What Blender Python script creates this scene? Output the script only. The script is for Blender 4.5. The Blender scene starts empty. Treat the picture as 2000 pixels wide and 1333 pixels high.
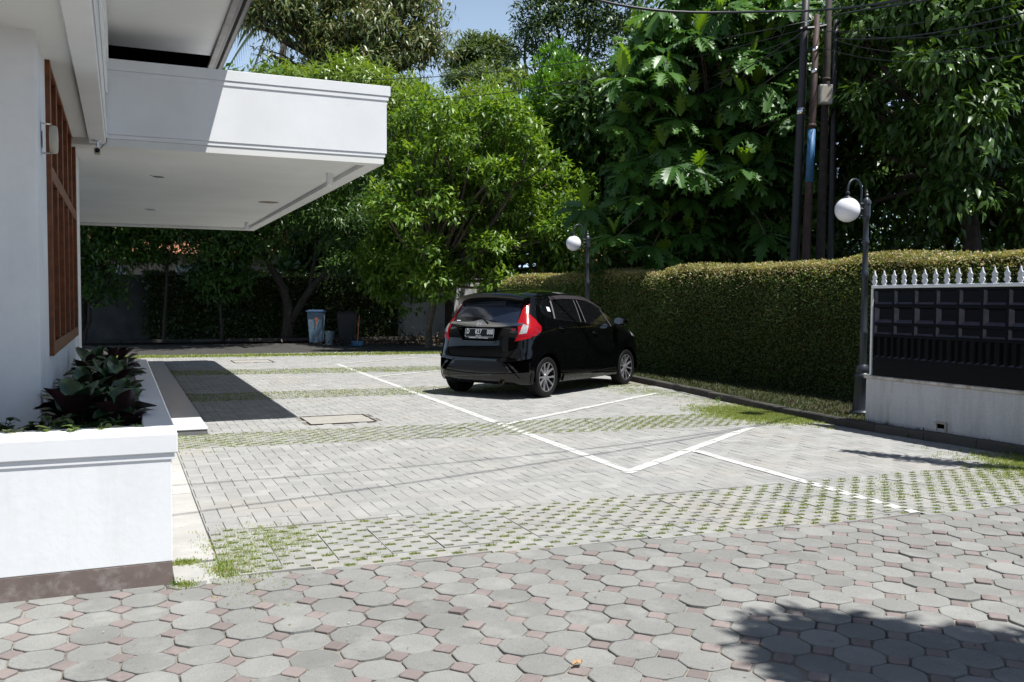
import bpy, bmesh, math, random
import numpy as np
from mathutils import Vector, Matrix
random.seed(7)
RNG = np.random.default_rng(11)
SC = bpy.context.scene
COL = SC.collection
# ---------------------------------------------------------------- camera, light, exposure
F_PX, W_PX, CAMH = 1772.0, 2000.0, 1.40
def _ray(p): return np.array([p[0]-1000.0, -(p[1]-666.5), -F_PX])
_Y = _ray((237, 584)); _Y /= np.linalg.norm(_Y)
_X = _ray((5120, 608)); _X -= _Y*_X.dot(_Y); _X /= np.linalg.norm(_X)
RW = np.array([_X, _Y, np.cross(_X, _Y)])
cam_d = bpy.data.cameras.new('camera'); cam = bpy.data.objects.new('camera', cam_d); COL.objects.link(cam)
m4 = Matrix([list(RW[0])+[0], list(RW[1])+[0], list(RW[2])+[CAMH], [0, 0, 0, 1]])
cam.matrix_world = m4
cam_d.sensor_width = 36.0; cam_d.lens = F_PX/W_PX*36.0; cam_d.clip_start = .05; cam_d.clip_end = 2000
SC.camera = cam
SUN = np.array([.26, -.355, 1.0]); SUN /= np.linalg.norm(SUN)
world = bpy.data.worlds.new("World"); SC.world = world; world.use_nodes = True
wn = world.node_tree.nodes; wl = world.node_tree.links
sky = wn.new('ShaderNodeTexSky'); sky.sky_type = 'NISHITA'; sky.sun_disc = False
sky.sun_elevation = math.asin(SUN[2]); sky.sun_rotation = math.atan2(SUN[0], SUN[1])
sky.air_density = 1.0; sky.dust_density = 1.5; sky.ozone_density = 1.0; sky.altitude = 700
tcw = wn.new('ShaderNodeTexCoord'); spw = wn.new('ShaderNodeSeparateXYZ'); wl.new(tcw.outputs['Generated'], spw.inputs[0])
mrw = wn.new('ShaderNodeMapRange'); wl.new(spw.outputs['Z'], mrw.inputs[0]); mrw.inputs[1].default_value = .0; mrw.inputs[2].default_value = .50; mrw.inputs[3].default_value = .92; mrw.inputs[4].default_value = .0
mxw = wn.new('ShaderNodeMix'); mxw.data_type = 'RGBA'; wl.new(mrw.outputs[0], mxw.inputs[0]); wl.new(sky.outputs[0], mxw.inputs[6]); mxw.inputs[7].default_value = (10.0, 13.2, 17.5, 1)
wl.new(mxw.outputs[2], wn['Background'].inputs[0]); wn['Background'].inputs[1].default_value = 0.058
sun_d = bpy.data.lights.new('sun', 'SUN'); sun_d.energy = 5.0; sun_d.angle = math.radians(.53); sun_d.color = (1, .985, .945)
sun = bpy.data.objects.new('sun', sun_d); COL.objects.link(sun)
sun.rotation_euler = Vector(SUN).to_track_quat('Z', 'Y').to_euler()
SC.view_settings.view_transform = 'Standard'; SC.view_settings.look = 'None'
SC.view_settings.exposure = 0.52; SC.view_settings.gamma = 1.0
SC.view_settings.use_curve_mapping = False
SC.render.engine = 'CYCLES'
SC.cycles.max_bounces = 8; SC.cycles.transparent_max_bounces = 6
SC.render.resolution_x = 1024; SC.render.resolution_y = 682

def P(px, py, depth):
    """real-world point seen at photo pixel (px,py), 'depth' metres in front of the lens"""
    return np.array([0, 0, CAMH]) + RW @ _ray((px, py))/F_PX*depth
def G(px, py, z=0.0):
    d = RW @ _ray((px, py)); return np.array([0, 0, CAMH]) + d*(z-CAMH)/d[2]

# ---------------------------------------------------------------- helpers
def link(o, parent=None):
    COL.objects.link(o)
    if parent is not None: o.parent = parent
    return o
def tag(o, label=None, cat=None, group=None, kind=None):
    if label: o['label'] = label
    if cat: o['category'] = cat
    if group: o['group'] = group
    if kind: o['kind'] = kind
    return o
def empty(name, loc=(0, 0, 0), rz=0.0, label=None, cat=None, group=None):
    o = bpy.data.objects.new(name, None); o.location = [float(v) for v in loc]; o.rotation_euler = (0, 0, rz)
    o.empty_display_size = .1
    COL.objects.link(o); return tag(o, label, cat, group)
def meshdata(name, verts, faces, mats, smooth=False, mi=None):
    me = bpy.data.meshes.new(name); me.from_pydata([tuple(map(float, v)) for v in verts], [], faces)
    if not isinstance(mats, (list, tuple)): mats = [mats]
    for m in mats: me.materials.append(m)
    if smooth: me.polygons.foreach_set('use_smooth', [True]*len(me.polygons))
    if mi is not None: me.polygons.foreach_set('material_index', mi)
    me.update(); return me
def mk(name, verts, faces, mats, parent=None, smooth=False, mi=None, loc=None, **kw):
    o = bpy.data.objects.new(name, meshdata(name, verts, faces, mats, smooth, mi))
    if loc is not None: o.location = [float(v) for v in loc]
    link(o, parent); return tag(o, **kw)
def fast(name, V, T, mats, parent=None, smooth=False, mi=None, **kw):
    """numpy triangles"""
    me = bpy.data.meshes.new(name); V = np.asarray(V, np.float32); T = np.asarray(T, np.int32)
    k = T.shape[1]
    me.vertices.add(len(V)); me.vertices.foreach_set('co', V.ravel())
    me.loops.add(T.size); me.loops.foreach_set('vertex_index', T.ravel())
    me.polygons.add(len(T)); me.polygons.foreach_set('loop_start', np.arange(0, T.size, k, dtype=np.int32))
    me.polygons.foreach_set('loop_total', np.full(len(T), k, np.int32))
    if not isinstance(mats, (list, tuple)): mats = [mats]
    for m in mats: me.materials.append(m)
    if mi is not None: me.polygons.foreach_set('material_index', np.asarray(mi, np.int32))
    if smooth: me.polygons.foreach_set('use_smooth', np.ones(len(T), bool))
    me.update(calc_edges=True); me.validate()
    o = bpy.data.objects.new(name, me); link(o, parent); return tag(o, **kw)
class MB:
    def __init__(s): s.v = []; s.f = []
    def add(s, v, f):
        n = len(s.v); s.v += [tuple(map(float, q)) for q in v]; s.f += [tuple(n+i for i in q) for q in f]; return s
    def box(s, x0, x1, y0, y1, z0, z1, bev=0.0):
        if bev <= 0:
            v = [(x, y, z) for z in (z0, z1) for y in (y0, y1) for x in (x0, x1)]
            return s.add(v, [(0, 2, 3, 1), (4, 5, 7, 6), (0, 1, 5, 4), (2, 6, 7, 3), (0, 4, 6, 2), (1, 3, 7, 5)])
        b = bev; v = []; ids = {}
        for sx, X in ((-1, x0), (1, x1)):
            for sy, Yv in ((-1, y0), (1, y1)):
                for sz, Z in ((-1, z0), (1, z1)):
                    for ax in range(3):
                        p = [X-(sx*b), Yv-(sy*b), Z-(sz*b)]
                        p[ax] = (X, Yv, Z)[ax]; ids[(sx, sy, sz, ax)] = len(v); v.append(tuple(p))
        f = []
        def q(ax, sg):
            o = [a for a in range(3) if a != ax]
            r = []
            for (a, c) in ((-1, -1), (1, -1), (1, 1), (-1, 1)):
                k = [0, 0, 0]; k[ax] = sg; k[o[0]] = a; k[o[1]] = c; r.append(ids[(k[0], k[1], k[2], ax)])
            flip = (ax == 1) != (sg < 0)
            return tuple(r[::-1]) if flip else tuple(r)
        for ax in range(3):
            for sg in (-1, 1): f.append(q(ax, sg))
        for ax in range(3):
            o = [a for a in range(3) if a != ax]
            for a in (-1, 1):
                for c in (-1, 1):
                    k0 = [0, 0, 0]; k1 = [0, 0, 0]; k0[ax] = -1; k1[ax] = 1
                    for k in (k0, k1): k[o[0]] = a; k[o[1]] = c
                    f.append((ids[(*k0, o[0])], ids[(*k1, o[0])], ids[(*k1, o[1])], ids[(*k0, o[1])]))
        for sx in (-1, 1):
            for sy in (-1, 1):
                for sz in (-1, 1): f.append(tuple(ids[(sx, sy, sz, a)] for a in range(3)))
        return s.add(v, f)
    def tube(s, path, rad, n=8, cap=True):
        path = [np.array(p, float) for p in path]
        if not hasattr(rad, '__len__'): rad = [rad]*len(path)
        rings = []; up = None
        for i, p in enumerate(path):
            d = path[min(i+1, len(path)-1)]-path[max(i-1, 0)]; d /= (np.linalg.norm(d)+1e-9)
            if up is None: up = np.array([0, 0, 1.]) if abs(d[2]) < .9 else np.array([1., 0, 0])
            a = np.cross(d, up); a /= np.linalg.norm(a)+1e-9; b = np.cross(a, d); up = b
            rings.append([p+rad[i]*(a*math.cos(t)+b*math.sin(t)) for t in np.linspace(0, 2*math.pi, n, endpoint=False)])
        v = [q for r in rings for q in r]; f = []
        for i in range(len(path)-1):
            for j in range(n):
                k = (j+1) % n; f.append((i*n+j, i*n+k, (i+1)*n+k, (i+1)*n+j))
        if cap: f.append(tuple(range(n))[::-1]); f.append(tuple((len(path)-1)*n+j for j in range(n)))
        return s.add(v, f)
    def lathe(s, prof, n=24, c=(0, 0, 0), axis='z', cap=True):
        v = []
        for r, z in prof:
            for j in range(n):
                t = 2*math.pi*j/n; a, b = r*math.cos(t), r*math.sin(t)
                q = (a, b, z) if axis == 'z' else ((a, z, b) if axis == 'y' else (z, a, b))
                v.append((q[0]+c[0], q[1]+c[1], q[2]+c[2]))
        f = [(i*n+j, i*n+(j+1) % n, (i+1)*n+(j+1) % n, (i+1)*n+j) for i in range(len(prof)-1) for j in range(n)]
        if cap: f.append(tuple(range(n))[::-1]); f.append(tuple((len(prof)-1)*n+j for j in range(n)))
        return s.add(v, f)
    def prism(s, poly, y0, y1, plane='xz'):
        """poly in a plane extruded along the third axis"""
        n = len(poly)
        def q(a, b, c): return {'xz': (a, c, b), 'xy': (a, b, c), 'yz': (c, a, b)}[plane]
        v = [q(a, b, y0) for a, b in poly]+[q(a, b, y1) for a, b in poly]
        f = [tuple(range(n)), tuple(range(2*n-1, n-1, -1))]+[(i, (i+1) % n, n+(i+1) % n, n+i) for i in range(n)]
        return s.add(v, f)
    def build(s, name, mats, parent=None, smooth=False, **kw):
        o = mk(name, s.v, s.f, mats, parent, smooth, **kw)
        return o
def fixn(o, smooth_angle=None):
    bm = bmesh.new(); bm.from_mesh(o.data); bmesh.ops.recalc_face_normals(bm, faces=bm.faces)
    if smooth_angle:
        for f in bm.faces: f.smooth = True
        a = math.radians(smooth_angle)
        for e in bm.edges:
            if len(e.link_faces) == 2: e.smooth = e.calc_face_angle(0) < a
    bm.to_mesh(o.data); bm.free(); return o

# ---------------------------------------------------------------- materials
def new_mat(name):
    m = bpy.data.materials.new(name); m.use_nodes = True
    nt = m.node_tree; return m, nt, nt.nodes['Principled BSDF']
def N(nt, t, **kw):
    n = nt.nodes.new(t)
    for k, v in kw.items(): setattr(n, k, v)
    return n
def rand_val(nt):
    """0..1 value that differs per object and per loose piece"""
    a = N(nt, 'ShaderNodeObjectInfo'); b = N(nt, 'ShaderNodeNewGeometry')
    s = N(nt, 'ShaderNodeMath', operation='ADD'); nt.links.new(a.outputs['Random'], s.inputs[0]); nt.links.new(b.outputs['Random Per Island'], s.inputs[1])
    f = N(nt, 'ShaderNodeMath', operation='FRACT'); nt.links.new(s.outputs[0], f.inputs[0]); return f.outputs[0]
def ramp(nt, src, stops):
    r = N(nt, 'ShaderNodeValToRGB'); e = r.color_ramp.elements
    while len(e) > 1: e.remove(e[-1])
    for i, (p, c) in enumerate(stops):
        el = e[0] if i == 0 else e.new(p)
        el.position = p; el.color = tuple(c)+(1,) if len(c) == 3 else c
    nt.links.new(src, r.inputs[0]); return r.outputs[0]
def coords(nt, kind='Generated', obj=False):
    g = N(nt, 'ShaderNodeNewGeometry'); return g.outputs['Position']
def noise(nt, scale, detail=4, rough=.6, vec=None):
    n = N(nt, 'ShaderNodeTexNoise'); n.inputs['Scale'].default_value = scale
    n.inputs['Detail'].default_value = detail; n.inputs['Roughness'].default_value = rough
    nt.links.new(vec if vec is not None else coords(nt), n.inputs['Vector']); return n.outputs['Fac']
def mix(nt, fac, a, b, mode='MIX'):
    m = N(nt, 'ShaderNodeMix', data_type='RGBA', blend_type=mode)
    for i, v in ((0, fac), (6, a), (7, b)):
        if isinstance(v, (int, float)): m.inputs[i].default_value = v
        elif isinstance(v, tuple): m.inputs[i].default_value = v+(1,)
        else: nt.links.new(v, m.inputs[i])
    return m.outputs[2]
def bump(nt, src, strength, dist=.01):
    b = N(nt, 'ShaderNodeBump'); b.inputs['Strength'].default_value = strength; b.inputs['Distance'].default_value = dist
    nt.links.new(src, b.inputs['Height']); return b.outputs[0]
def plain(name, col, rough=.6, metal=0, spec=.5, var=0.0, scale=6, bmp=0.0, coat=0, dirt=None):
    m, nt, b = new_mat(name)
    b.inputs['Roughness'].default_value = rough; b.inputs['Metallic'].default_value = metal
    b.inputs['Specular IOR Level'].default_value = spec; b.inputs['Coat Weight'].default_value = coat; b.inputs['Coat Roughness'].default_value = .015
    c2 = tuple(max(0, c*(1-var)) for c in col)
    if var > 0:
        f = noise(nt, scale, 5); col_o = ramp(nt, f, [(.35, c2), (.65, col)])
        if dirt: col_o = mix(nt, ramp(nt, noise(nt, dirt[1], 6, .7), [(.52, (0, 0, 0)), (.75, (1, 1, 1))]), col_o, dirt[0])
        nt.links.new(col_o, b.inputs['Base Color'])
    else: b.inputs['Base Color'].default_value = tuple(col)+(1,)
    if bmp > 0: nt.links.new(bump(nt, noise(nt, scale*14, 3), bmp, .004), b.inputs['Normal'])
    return m
def concrete(name, lo, hi, stain=None, sp=90, amt=.35, rough=.9):
    m, nt, b = new_mat(name); b.inputs['Roughness'].default_value = rough; b.inputs['Specular IOR Level'].default_value = .25
    base = ramp(nt, rand_val(nt), [(0, lo), (.75, hi), (1, tuple(min(1, c*1.1) for c in hi))])
    speck = ramp(nt, noise(nt, sp*2.6, 2, .8), [(.3, (.62, .62, .62)), (.5, (1, 1, 1)), (.72, (1.0, 1.0, 1.0))])
    c = mix(nt, amt*1.4, base, speck, 'MULTIPLY')
    blot = ramp(nt, noise(nt, 2.2, 5, .65), [(.3, (.78, .78, .79)), (.62, (1, 1, 1))])
    c = mix(nt, .8, c, blot, 'MULTIPLY')
    spots = ramp(nt, noise(nt, 21, 4, .75), [(.0, (1, 1, 1)), (.60, (1, 1, 1)), (.70, (.66, .65, .64))])
    c = mix(nt, .75, c, spots, 'MULTIPLY')
    dust = ramp(nt, noise(nt, 3.6, 6, .7), [(.52, (0, 0, 0)), (.70, (.55, .55, .55))])
    c = mix(nt, dust, c, tuple(min(1, k*1.22) for k in hi))
    if stain:
        c = mix(nt, ramp(nt, noise(nt, .9, 4, .6), [(.5, (0, 0, 0)), (.78, (.75, .75, .75))]), c, stain)
    nt.links.new(c, b.inputs['Base Color'])
    nt.links.new(bump(nt, noise(nt, sp*2, 3, .7), .35, .003), b.inputs['Normal'])
    return m
def leafmat(name, cols, rough=.42, trans=.3, spec=.5, young=None, back=None):
    m, nt, b = new_mat(name); b.inputs['Roughness'].default_value = rough; b.inputs['Specular IOR Level'].default_value = spec
    stops = [(i/(len(cols)-1), c) for i, c in enumerate(cols)]
    c = ramp(nt, rand_val(nt), stops)
    if back is not None:
        g = N(nt, 'ShaderNodeNewGeometry'); c = mix(nt, g.outputs['Backfacing'], c, back)
    nt.links.new(c, b.inputs['Base Color'])
    if trans > 0:
        t = N(nt, 'ShaderNodeBsdfTranslucent'); tc = mix(nt, 1.0, c, (1.6, 1.5, .45), 'MULTIPLY'); nt.links.new(tc, t.inputs['Color'])
        s = N(nt, 'ShaderNodeMixShader'); s.inputs[0].default_value = trans
        nt.links.new(b.outputs[0], s.inputs[1]); nt.links.new(t.outputs[0], s.inputs[2])
        nt.links.new(s.outputs[0], nt.nodes['Material Output'].inputs['Surface'])
    return m
M = {}
M['white'] = plain('white_paint', (.78, .79, .805), .75, var=.07, scale=2.2, bmp=.15)
def white_wall():
    m, nt, b = new_mat('white_wall_paint'); b.inputs['Roughness'].default_value = .8; b.inputs['Specular IOR Level'].default_value = .3
    f = noise(nt, 1.3, 5, .7); c = ramp(nt, f, [(.3, (.70, .71, .73)), (.6, (.80, .81, .82))])
    # faint rubbed marks
    v = ramp(nt, noise(nt, 7, 6, .75), [(.60, (0, 0, 0)), (.72, (.35, .35, .35))])
    c = mix(nt, v, c, (.60, .60, .61))
    mp = N(nt, 'ShaderNodeMapping'); mp.inputs['Scale'].default_value = (9, 9, .7); nt.links.new(coords(nt), mp.inputs['Vector'])
    c = mix(nt, ramp(nt, noise(nt, 1.0, 5, .6, mp.outputs[0]), [(.56, (0, 0, 0)), (.74, (.16, .16, .16))]), c, (.56, .55, .52))
    nt.links.new(c, b.inputs['Base Color']); nt.links.new(bump(nt, noise(nt, 26, 4), .25, .004), b.inputs['Normal']); return m
M['wall'] = white_wall()
M['soffit'] = plain('soffit_paint', (.74, .74, .72), .8, var=.10, scale=.8, bmp=.06)
M['skirt'] = plain('brown_skirting_paint', (.19, .145, .13), .8, var=.25, scale=5, bmp=.15, dirt=((.30, .27, .25), 9))
M['gutter'] = plain('weathered_gutter', (.22, .20, .185), .5, var=.35, scale=4)
M['gutter_dark'] = plain('dark_fascia_board', (.07, .06, .055), .5, var=.3, scale=4)
M['wood'] = plain('teak_wood', (.20, .062, .018), .42, var=.45, scale=14, spec=.4)
M['wood_dark'] = plain('teak_wood_inner', (.13, .042, .016), .5, var=.4, scale=14, spec=.4)
M['glass_dark'] = plain('dark_window_glass', (.012, .010, .010), .08, spec=.5)
M['tile'] = plain('glossy_floor_tile', (.84, .85, .85), .16, spec=.28, var=.06, scale=3)
M['riser'] = concrete('riser_cement', (.15, .15, .155), (.19, .19, .19))
M['oct'] = concrete('octagon_concrete', (.215, .215, .203), (.262, .262, .248), sp=75, amt=.75)
M['red'] = concrete('red_concrete', (.205, .172, .163), (.255, .215, .203), sp=110, amt=.45)
M['brick'] = concrete('grey_paver_concrete', (.298, .297, .288), (.338, .335, .324), stain=(.335, .31, .275), sp=100, amt=.35)
M['grassblock'] = concrete('grass_block_concrete', (.290, .289, .276), (.325, .322, .306), stain=(.31, .28, .24), sp=100, amt=.35)
M['slab'] = concrete('cement_slab', (.38, .37, .35), (.42, .41, .39), sp=60, amt=.25)
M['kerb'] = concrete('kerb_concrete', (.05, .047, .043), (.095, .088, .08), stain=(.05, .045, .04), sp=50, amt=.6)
def sand_mat():
    m, nt, b = new_mat('joint_sand'); b.inputs['Roughness'].default_value = 1
    g = N(nt, 'ShaderNodeSeparateXYZ'); nt.links.new(coords(nt), g.inputs[0])
    f = noise(nt, 1.6, 5, .6)
    c = ramp(nt, f, [(.38, (.07, .062, .052)), (.56, (.24, .22, .19))])
    nt.links.new(c, b.inputs['Base Color']); return m
M['sand'] = sand_mat()
M['core'] = plain('hedge_inner_twigs', (.045, .055, .02), 1, var=.6, scale=30, spec=0)
M['asphalt'] = plain('old_asphalt', (.06, .056, .05), .95, var=.4, scale=8, bmp=.3)
M['soil'] = plain('dark_soil', (.045, .033, .024), 1, var=.5, scale=9, bmp=.5, spec=.1)
M['earth'] = plain('leafy_earth', (.05, .04, .026), 1, var=.5, scale=5, bmp=.5, spec=.1)
M['line'] = plain('worn_white_road_paint', (.62, .62, .60), .85, var=.28, scale=11, bmp=.1, dirt=((.38, .375, .36), 17))
M['black'] = plain('car_black_paint', (.0018, .0018, .0022), .4, spec=0.0, coat=1.0)
M['black2'] = plain('black_plastic', (.006, .006, .007), .35, spec=.3)
M['seam'] = plain('panel_gap', (.001, .001, .001), .9, spec=0)
M['carglass'] = plain('tinted_car_glass', (.0045, .005, .0055), .03, spec=.8, coat=.3)
M['rearglass'] = plain('tinted_rear_glass', (.012, .017, .030), .06, spec=.8, coat=.5)
M['visor'] = plain('smoked_window_visor', (.035, .030, .034), .25)
M['chrome'] = plain('dark_chrome', (.42, .40, .37), .16, metal=1)
M['silver'] = plain('bright_chrome', (.82, .82, .84), .15, metal=1)
M['trimgrey'] = plain('window_edge_trim', (.15, .14, .145), .4)
M['alloy'] = plain('machined_alloy', (.40, .40, .43), .33, metal=.7)
M['rimdark'] = plain('dark_wheel_barrel', (.004, .004, .004), .5, spec=.2)
M['tyre'] = plain('tyre_rubber', (.009, .009, .010), .7, spec=.2, var=.3, scale=20)
M['redlamp'] = plain('red_tail_lamp', (.30, .006, .011), .13, spec=.15, coat=.06)
M['redlamp2'] = plain('deep_red_tail_lamp', (.24, .004, .010), .14, spec=.4, coat=.3)
M['clear'] = plain('clear_lamp_lens', (.42, .42, .43), .12, spec=.6, coat=.6, var=.5, scale=60)
M['plate_w'] = plain('plate_white', (.78, .80, .86), .5)
M['badge_r'] = plain('badge_red', (.55, .05, .07), .4)
M['exhaust'] = plain('exhaust_metal', (.42, .33, .24), .35, metal=.8)
M['postgrey'] = plain('dark_grey_post_paint', (.024, .030, .038), .42, var=.2, scale=8)
def globe_mat():
    m, nt, b = new_mat('opal_globe'); b.inputs['Base Color'].default_value = (.82, .81, .84, 1); b.inputs['Roughness'].default_value = .28
    b.inputs['Subsurface Weight'].default_value = .25; b.inputs['Subsurface Radius'].default_value = (.1, .1, .1); b.inputs['Subsurface Scale'].default_value = .3
    return m
M['globe'] = globe_mat()
M['panel'] = plain('glossy_black_sheet', (.0015, .0013, .0025), .22, spec=.10, coat=0, var=.2, scale=3)
M['spike'] = plain('white_cast_iron', (.62, .64, .68), .5, var=.12, scale=30)
M['panel_edge'] = plain('sheen_panel_edge', (.085, .075, .10), .3, spec=.5, var=.4, scale=14)  # lighter colour stands for sky sheen on the pan lips
def fence_wall_mat():
    m, nt, b = new_mat('stained_render'); b.inputs['Roughness'].default_value = .85
    t = N(nt, 'ShaderNodeMapping'); t.inputs['Scale'].default_value = (7, 7, .9); nt.links.new(coords(nt), t.inputs['Vector'])
    f = noise(nt, 1.0, 6, .65, t.outputs[0]); c = ramp(nt, f, [(.30, (.44, .44, .45)), (.55, (.56, .56, .575))])
    st = ramp(nt, noise(nt, .9, 5, .6, t.outputs[0]), [(.55, (0, 0, 0)), (.72, (.8, .8, .8))])
    c = mix(nt, st, c, (.30, .28, .20)); c = mix(nt, .5, c, ramp(nt, noise(nt, 120, 2), [(.35, (.6, .6, .6)), (.55, (1, 1, 1))]), 'MULTIPLY')
    nt.links.new(c, b.inputs['Base Color']); nt.links.new(bump(nt, noise(nt, 60, 3), .3, .004), b.inputs['Normal']); return m
M['fencewall'] = fence_wall_mat()
M['rustcap'] = plain('rusty_cement_cap', (.62, .58, .52), .8, var=.5, scale=9, dirt=((.33, .19, .10), 5))
M['rustmetal'] = plain('rusty_pole_metal', (.055, .026, .020), .7, var=.5, scale=6)
M['polegrey'] = plain('grey_pole_paint', (.028, .027, .028), .55, var=.35, scale=7)
M['polewood'] = plain('weathered_pole', (.045, .034, .028), .8, var=.5, scale=9)
M['blue'] = plain('blue_pole_paint', (.030, .13, .29), .55, var=.4, scale=10)
M['cable'] = plain('black_cable', (.02, .02, .023), .4)
M['beige'] = plain('beige_metal', (.48, .44, .36), .5, var=.15, scale=10)
M['bin_blue'] = plain('faded_blue_bin', (.16, .25, .33), .55, var=.35, scale=5, dirt=((.34, .32, .29), 4))
M['lid_blue'] = plain('blue_bin_lid', (.045, .10, .20), .5, var=.2, scale=6)
M['bin_black'] = plain('black_bin', (.012, .013, .018), .5, var=.3, scale=6)
M['bucket'] = plain('grey_blue_bucket', (.26, .32, .36), .5, var=.2, scale=6)
M['orange'] = plain('orange_stick', (.48, .13, .035), .5)
M['bluep'] = plain('blue_dustpan', (.02, .13, .24), .45)
M['bark'] = plain('tree_bark', (.075, .058, .045), .95, var=.55, scale=12, bmp=.6)
M['bark_pale'] = plain('pale_bark', (.17, .135, .105), .95, var=.55, scale=12, bmp=.6)
M['twig'] = plain('dry_twig', (.24, .16, .11), .95, var=.4, scale=12)
M['rooftile'] = plain('orange_roof_tile', (.46, .21, .12), .85, var=.4, scale=4)
M['housebeige'] = plain('beige_house_wall', (.42, .35, .27), .9, var=.15, scale=2)
M['iron'] = plain('rusty_iron_frame', (.045, .028, .022), .8, var=.4, scale=9)
M['dryleaf'] = leafmat('dry_leaf', [(.40, .25, .14), (.48, .32, .19)], .7, .15)
# foliage
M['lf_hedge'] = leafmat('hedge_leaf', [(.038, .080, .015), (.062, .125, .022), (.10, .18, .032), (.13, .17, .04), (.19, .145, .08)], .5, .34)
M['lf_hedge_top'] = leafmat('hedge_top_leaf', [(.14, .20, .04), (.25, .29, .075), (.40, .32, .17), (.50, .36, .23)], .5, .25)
M['lf_hedge2'] = leafmat('back_hedge_leaf', [(.025, .045, .014), (.045, .075, .022), (.07, .11, .03)], .35, .25)
M['lf_bright'] = leafmat('bright_leaf', [(.050, .11, .014), (.095, .19, .022), (.155, .27, .035), (.25, .36, .055)], .40, .38)
M['lf_mid'] = leafmat('mid_leaf', [(.030, .070, .014), (.050, .105, .020), (.080, .145, .028)], .34, .28)
M['lf_upright'] = leafmat('upright_leaf', [(.055, .14, .016), (.10, .24, .025), (.18, .35, .04)], .30, .28)
M['lf_mango'] = leafmat('mango_leaf', [(.07, .11, .032), (.12, .17, .055), (.17, .20, .07), (.19, .16, .08)], .38, .22)
M['lf_dark'] = leafmat('dark_leaf', [(.034, .078, .017), (.060, .125, .024), (.10, .185, .036)], .38, .26, spec=.4)
M['lf_far'] = leafmat('far_leaf', [(.06, .10, .03), (.09, .14, .04), (.12, .17, .055)], .5, .3)
M['lf_bread'] = leafmat('breadfruit_leaf', [(.035, .095, .020), (.060, .15, .028), (.10, .21, .042)], .40, .30, spec=.45)
M['lf_bread_young'] = leafmat('young_breadfruit_leaf', [(.12, .23, .02), (.17, .30, .03)], .35, .42)
M['lf_palm'] = leafmat('palm_frond', [(.05, .08, .04), (.09, .12, .06)], .4, .2)
M['lf_grass'] = leafmat('grass_blade', [(.11, .20, .035), (.17, .27, .045), (.24, .31, .075), (.36, .31, .14), (.18, .27, .05)], .6, .3)
M['lf_grass_dark'] = leafmat('shade_grass_blade', [(.03, .055, .012), (.045, .075, .018), (.09, .075, .035)], .6, .3)  # verge copy of the grass, colour darkened to stand for shade
M['lf_var'] = leafmat('variegated_leaf', [(.06, .12, .03), (.16, .22, .06), (.45, .45, .28), (.20, .26, .08)], .4, .3)
M['lf_small'] = leafmat('green_bedding_leaf', [(.020, .055, .018), (.040, .085, .025), (.07, .12, .03)], .4, .25)
def calathea_mat():
    m, nt, b = new_mat('calathea_leaf'); b.inputs['Roughness'].default_value = .3
    tc = N(nt, 'ShaderNodeTexCoord'); sp = N(nt, 'ShaderNodeSeparateXYZ'); nt.links.new(tc.outputs['Object'], sp.inputs[0])
    ab = N(nt, 'ShaderNodeMath', operation='ABSOLUTE'); nt.links.new(sp.outputs['Y'], ab.inputs[0])
    sl = N(nt, 'ShaderNodeMath', operation='MULTIPLY_ADD'); nt.links.new(ab.outputs[0], sl.inputs[0]); sl.inputs[1].default_value = -.9; nt.links.new(sp.outputs['X'], sl.inputs[2])
    mu = N(nt, 'ShaderNodeMath', operation='MULTIPLY'); nt.links.new(sl.outputs[0], mu.inputs[0]); mu.inputs[1].default_value = 46
    si = N(nt, 'ShaderNodeMath', operation='SINE'); nt.links.new(mu.outputs[0], si.inputs[0])
    stripe = ramp(nt, si.outputs[0], [(.0, (.014, .048, .018)), (.55, (.020, .065, .022)), (.95, (.085, .16, .065))])
    mid = ramp(nt, ab.outputs[0], [(.0, (.10, .15, .07)), (.022, (.02, .05, .02)), (.03, (1, 1, 1))])
    mm = mix(nt, 1.0, stripe, mid, 'MULTIPLY'); mm = mix(nt, .9, mm, stripe)
    g = N(nt, 'ShaderNodeNewGeometry'); under = ramp(nt, rand_val(nt), [(0, (.022, .010, .012)), (.6, (.040, .013, .017)), (1, (.020, .045, .018))])
    c = mix(nt, g.outputs['Backfacing'], mm, under); nt.links.new(c, b.inputs['Base Color'])
    return m
M['calathea'] = calathea_mat()
M['calathea_pale'] = leafmat('pale_calathea_leaf', [(.08, .13, .02), (.10, .16, .03)], .4, .45)

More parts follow.
